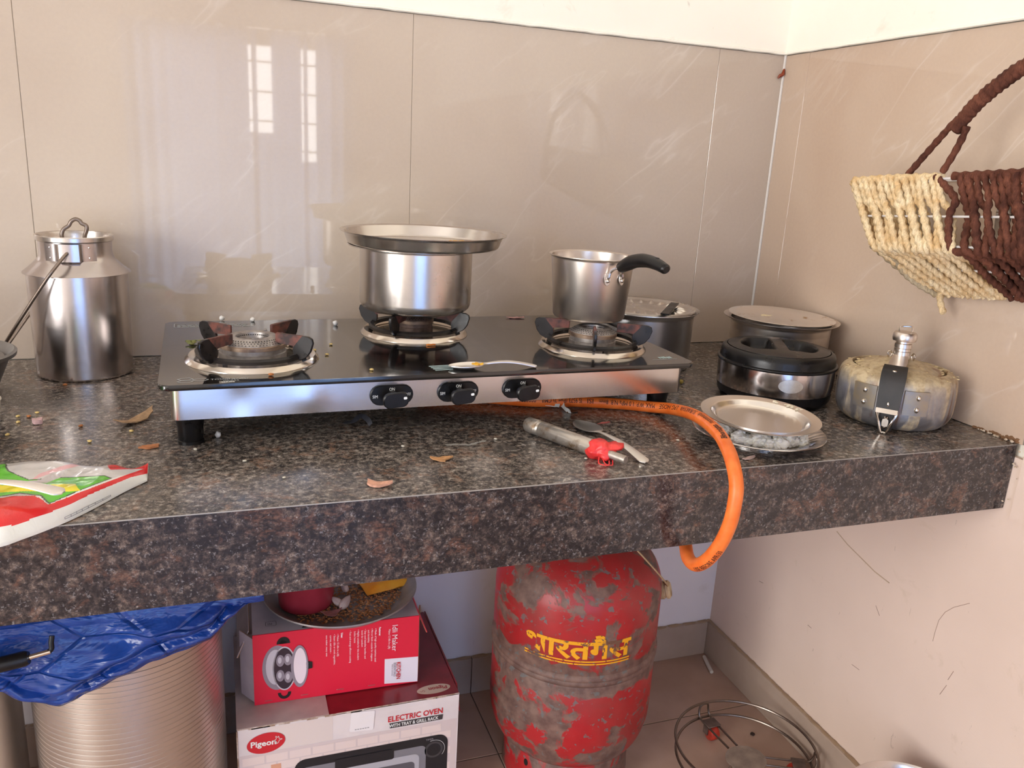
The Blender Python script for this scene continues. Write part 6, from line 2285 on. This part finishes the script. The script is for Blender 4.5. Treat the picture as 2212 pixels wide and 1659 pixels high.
# ---- plate with seeds, mug, garlic, packet on the red box
PX, PY, PZ = -0.8990, -0.1580, IZ1
gp = thing('grey_plate', 'wide grey plate of seeds resting on the crimson box under the counter', 'plate', (PX, PY, PZ + 0.0002))
mb = MB()
mb.lathe(fillet([(0, 0), (0.108, 0), (0.1290, 0.0175), (0.1335, 0.0200), (0.1330, 0.0225), (0.1270, 0.0190), (0.1070, 0.0022), (0, 0.0022)], {1: 0.010, 6: 0.010}), seg=96)
mb.build('plate_body', speckled('grey_plate_metal', (136, 132, 132), (158, 152, 150), 30, 0.42, metal=0.4), gp)
mb = MB()
random.seed(33)
for k in range(1500):
    while True:
        x, y = random.uniform(-0.105, 0.105), random.uniform(-0.105, 0.105)
        if x * x + y * y < 0.105 ** 2 and mnoise.noise(Vector((x * 22, y * 22, 3))) + 0.9 * (1 - (x * x + y * y) / 0.011) > 0.18 - 0.5 * (x > 0.0) * (y > -0.075):
            break
    a = random.random() * pi
    L_, w_ = 0.0034, 0.0016
    z_ = 0.0040 + random.random() * 0.0030
    dx, dy = cos(a), sin(a)
    tz = (random.random() - 0.5) * 0.0014
    mb.add([(x + dx * L_, y + dy * L_, z_ + tz), (x - dx * L_, y - dy * L_, z_ - tz), (x - dy * w_, y + dx * w_, z_), (x + dy * w_, y - dx * w_, z_), (x, y, z_ + w_ * 0.9), (x, y, z_ - w_ * 0.9)],
           [(0, 2, 4), (2, 1, 4), (1, 3, 4), (3, 0, 4), (2, 0, 5), (1, 2, 5), (3, 1, 5), (0, 3, 5)], random.randrange(3))
o = mb.build('seeds', [plain(172, 116, 72, 0.6), plain(146, 92, 58, 0.6), plain(190, 138, 92, 0.6)], None, loc=(PX, PY, PZ), smooth=False)
tag(o, 'brown seeds spread over the grey plate under the counter', 'seeds', kind='stuff')
mug = thing('maroon_mug', 'maroon cylindrical plastic mug standing in the plate of seeds', 'mug', (-0.9600, -0.1720, PZ + 0.0058))
mb = MB()
mb.lathe(fillet([(0, 0), (0.046, 0), (0.0500, 0.105), (0.0515, 0.107), (0.0490, 0.108), (0.0450, 0.003), (0, 0.003)], {1: 0.006}), seg=64)
mb.build('mug_body', speckled('maroon_plastic', (140, 36, 52), (162, 52, 66), 18, 0.38), mug)
mb = MB()
mb.tube(smooth_path([(-0.030, 0.036, 0.088), (-0.052, 0.058, 0.086), (-0.060, 0.066, 0.055), (-0.050, 0.056, 0.026), (-0.028, 0.034, 0.022)], 7), 0.0042, 10)
mb.build('mug_handle', plain(146, 40, 56, 0.4), mug)
def clove(loc, s_, rz_, lab):
    q = MB()
    bm = bmesh.new()
    bmesh.ops.create_icosphere(bm, subdivisions=3, radius=1.0)
    for p in bm.verts:
        t = (p.co.x + 1) / 2
        tap = 1 - 0.55 * t ** 2.2
        p.co = Vector((p.co.x * s_, p.co.y * s_ * 0.55 * tap, (p.co.z * s_ * 0.55 * tap) + 0.10 * s_ * (p.co.x ** 2)))
    q.frombm(bm)
    o = q.build('garlic_clove', speckled('garlic_skin', (214, 198, 192), (188, 166, 164), 40, 0.5, stretch=(1, 6, 6)), None, loc=loc, rot=(0.2, -0.3, rz_))
    tag(o, lab, 'garlic')
clove((-0.8980, -0.2060, PZ + 0.0155), 0.0160, 0.9, 'upright pale garlic clove at the front of the seeds beside the mug')
clove((-0.9110, -0.1980, PZ + 0.0150), 0.0130, 2.4, 'rounder garlic clove touching the upright one, next to the mug')
clove((-0.8920, -0.1520, PZ + 0.0150), 0.0130, 1.8, 'garlic clove farther back, half hidden by the mug and counter edge')
flake('onion_skin', 'curled pinkish onion skin on the front of the seed plate', 'onion skin', (-0.9230, -0.2250, PZ + 0.0075), (0.034, 0.018), (176, 118, 116), 0.25, 0.006, 0.0014, 31)
mb = MB()
vs, fs = [], []
n1_, n2_ = 16, 10
for i in range(n1_ + 1):
    for j in range(n2_ + 1):
        u, t = i / n1_, j / n2_
        e_ = (1 - abs(2 * u - 1) ** 4) * (1 - abs(2 * t - 1) ** 4)
        vs.append(((u - 0.5) * 0.090, (t - 0.5) * 0.055, 0.001 + 0.011 * e_ + 0.003 * mnoise.noise(Vector((u * 5, t * 4, 2)))))
for i in range(n1_):
    for j in range(n2_):
        k = i * (n2_ + 1) + j
        fs.append((k, k + n2_ + 1, k + n2_ + 2, k + 1))
m_ = len(vs)
for x, y in ((-0.5, -0.5), (0.5, -0.5), (0.5, 0.5), (-0.5, 0.5)):
    vs.append((x * 0.090, y * 0.055, 0.0))
fs.append((m_, m_ + 1, m_ + 2, m_ + 3))
mb.add(vs, fs)
o = mb.build('orange_sachet', speckled('orange_film', (232, 142, 36), (240, 176, 60), 22, 0.3), None, loc=(-0.8180, -0.1400, PZ + 0.0100), rot=(0.14, 0, 0.25))
tag(o, 'orange and yellow foil sachet lying on the seeds at the back of the plate', 'sachet')

# ------------------------------------------------------------------ drums, blue bag and black rod
M_DRUM = steel('drum_steel', (228, 220, 212), 0.32, 0.42, (3, 3, 120), (212, 202, 192), 0.03)
def drum(x, y, lab, ribs=True):
    d = thing('steel_drum', lab, 'drum', (x, y, FLOOR))
    H = 0.515
    pr_ = [(0, 0), (0.128, 0), (0.1345, 0.004), (0.1345, 0.030), (0.1365, 0.033), (0.1345, 0.036), (0.1345, 0.150)]
    z_ = 0.150
    while ribs and z_ < 0.410:
        pr_ += [(0.1350, z_), (0.1351, z_ + 0.0035), (0.1350, z_ + 0.0070), (0.1343, z_ + 0.0076), (0.1343, z_ + 0.0080)]
        z_ += 0.0085
    pr_ += [(0.1350, 0.424), (0.1350, 0.432), (0.1330, 0.436), (0.1350, 0.440), (0.1345, H), (0.1375, H + 0.002), (0.1365, H + 0.006), (0.1320, H + 0.002), (0.1320, 0.010), (0, 0.010)]
    mb = MB()
    mb.lathe(pr_, seg=112)
    mb.build('drum_body', M_DRUM, d, sharp=25)
    return d
drum(-1.2335, -0.2500, 'large ribbed steel drum under the blue bag at the left below the counter')
drum(-1.5200, -0.2600, 'second steel drum at the far left edge, mostly hidden by the blue bag', False)

hem = [(-1.72, -0.330), (-1.60, -0.325), (-1.48, -0.330), (-1.42, -0.338), (-1.3666, -0.3400), (-1.3375, -0.3614), (-1.3011, -0.3771), (-1.2669, -0.3622), (-1.2250, -0.3430), (-1.1853, -0.3266), (-1.1480, -0.3190), (-1.1138, -0.3096), (-1.0826, -0.2818), (-1.0600, -0.2600), (-1.0380, -0.2400)]
def hemz(x):
    for (x0, z0_), (x1, z1_) in zip(hem, hem[1:]):
        if x0 <= x <= x1:
            t = (x - x0) / (x1 - x0)
            t = t * t * (3 - 2 * t) * 0.5 + t * 0.5
            return z0_ + (z1_ - z0_) * t
    return hem[-1][1]
NU, NV = 170, 90
vs, fs = [], []
ZT = FLOOR + 0.528
for i in range(NU + 1):
    x = -1.70 + 0.662 * i / NU
    edge = max(0, (x + 1.16) / 0.122)
    for j in range(NV + 1):
        t = j / NV
        zh = hemz(x)
        if t < 0.28:
            k = t / 0.28
            y = -0.13 - 0.235 * k
            z_ = ZT + 0.006 + 0.010 * mnoise.noise(Vector((x * 9, y * 9, 0)))
        elif t < 0.36:
            k = (t - 0.28) / 0.08
            y = -0.365 - 0.035 * sin(k * pi / 2)
            z_ = ZT + 0.006 - 0.028 * (1 - cos(k * pi / 2))
        else:
            k = (t - 0.36) / 0.64
            zt0 = ZT - 0.022
            z_ = zt0 + (zh - zt0) * k
            y = -0.400 - 0.010 * sin(k * pi * 0.9)
            # lazy folds that run along the hem
            dist = (1 - k) * (zt0 - zh)
            y -= 0.009 * exp(-((dist - 0.034) / 0.011) ** 2) + 0.006 * exp(-((dist - 0.010) / 0.007) ** 2) - 0.006 * exp(-((dist - 0.021) / 0.006) ** 2)
            y += 0.011 * mnoise.noise(Vector((x * 7 + z_ * 9, z_ * 22, 4))) + 0.004 * mnoise.noise(Vector((x * 26 + z_ * 30, z_ * 60, 8)))
            y -= 0.016 * exp(-((x + 1.296) / 0.030) ** 2) * sin(min(1, k * 1.15) * pi) * 0.5
            y = min(y, -0.3915 if x > -1.37 else -0.4000)
        if edge > 0:
            y = y * (1 - 0.10 * edge * edge * max(0, t - 0.2)) if t > 0.3 else y
        vs.append((x, y, z_))
for i in range(NU):
    for j in range(NV):
        k = i * (NV + 1) + j
        fs.append((k, k + 1, k + NV + 2, k + NV + 1))
mb = MB()
mb.add(vs, fs)
q = NT('blue_plastic_film')
v = q.coord('Object')
cr = q.noise(q.coord('Object', (0.6, 0.6, 1.5), (0, 0.35, 0)), 20, 4, 0.5, 0.5)
q.set(Base_Color=q.ramp(q.noise(v, 8, 3), [(0.35, rgb(14, 48, 122)), (0.7, rgb(28, 76, 160))]), Roughness=0.24)
q.p.inputs['Specular IOR Level'].default_value = 0.6
cr2 = q.voro(q.coord('Object', (0.6, 0.5, 1.5), (0, 0.5, 0)), 13, 'DISTANCE_TO_EDGE')
q.bump(q.math('ADD', cr, q.math('MULTIPLY', q.ramp(cr2.outputs['Distance'], [(0.0, 0.0), (0.03, 1.0)]), 0.16)), 1.0, 0.014)
bag = mb.build('blue_bag', q.m, None, sharp=80)
so = bag.modifiers.new('thickness', 'SOLIDIFY')
so.thickness = 0.0012
so.offset = 1.0
tag(bag, 'crumpled blue plastic bag draped over the steel drums under the counter', 'bag')
rd = thing('black_rod', 'black plastic handle with chrome tip and hook against the blue bag', 'rod', (-1.3570, -0.4420, -0.2803), 0)
mb = MB()
mb.tube([(-0.30, 0, -0.043), (0.0, 0, 0.0), (0.030, 0, 0.0043), (0.0345, 0, 0.0050)], [0.0098, 0.0098, 0.0098, 0.0080], 16)
mb.build('handle', M_BLACK, rd)
mb = MB()
mb.tube([(0.032, 0, 0.0048), (0.059, 0, 0.0100)], 0.0034, 12)
mb.build('chrome_tip', M_CHROME, rd)
mb = MB()
mb.tube(smooth_path([(0.056, 0, 0.0095), (0.0600, 0.001, 0.0125), (0.0600, 0.003, 0.0200), (0.0610, 0.006, 0.0280)], 5), 0.0032, 10)
mb.build('hook', M_BLACK, rd)
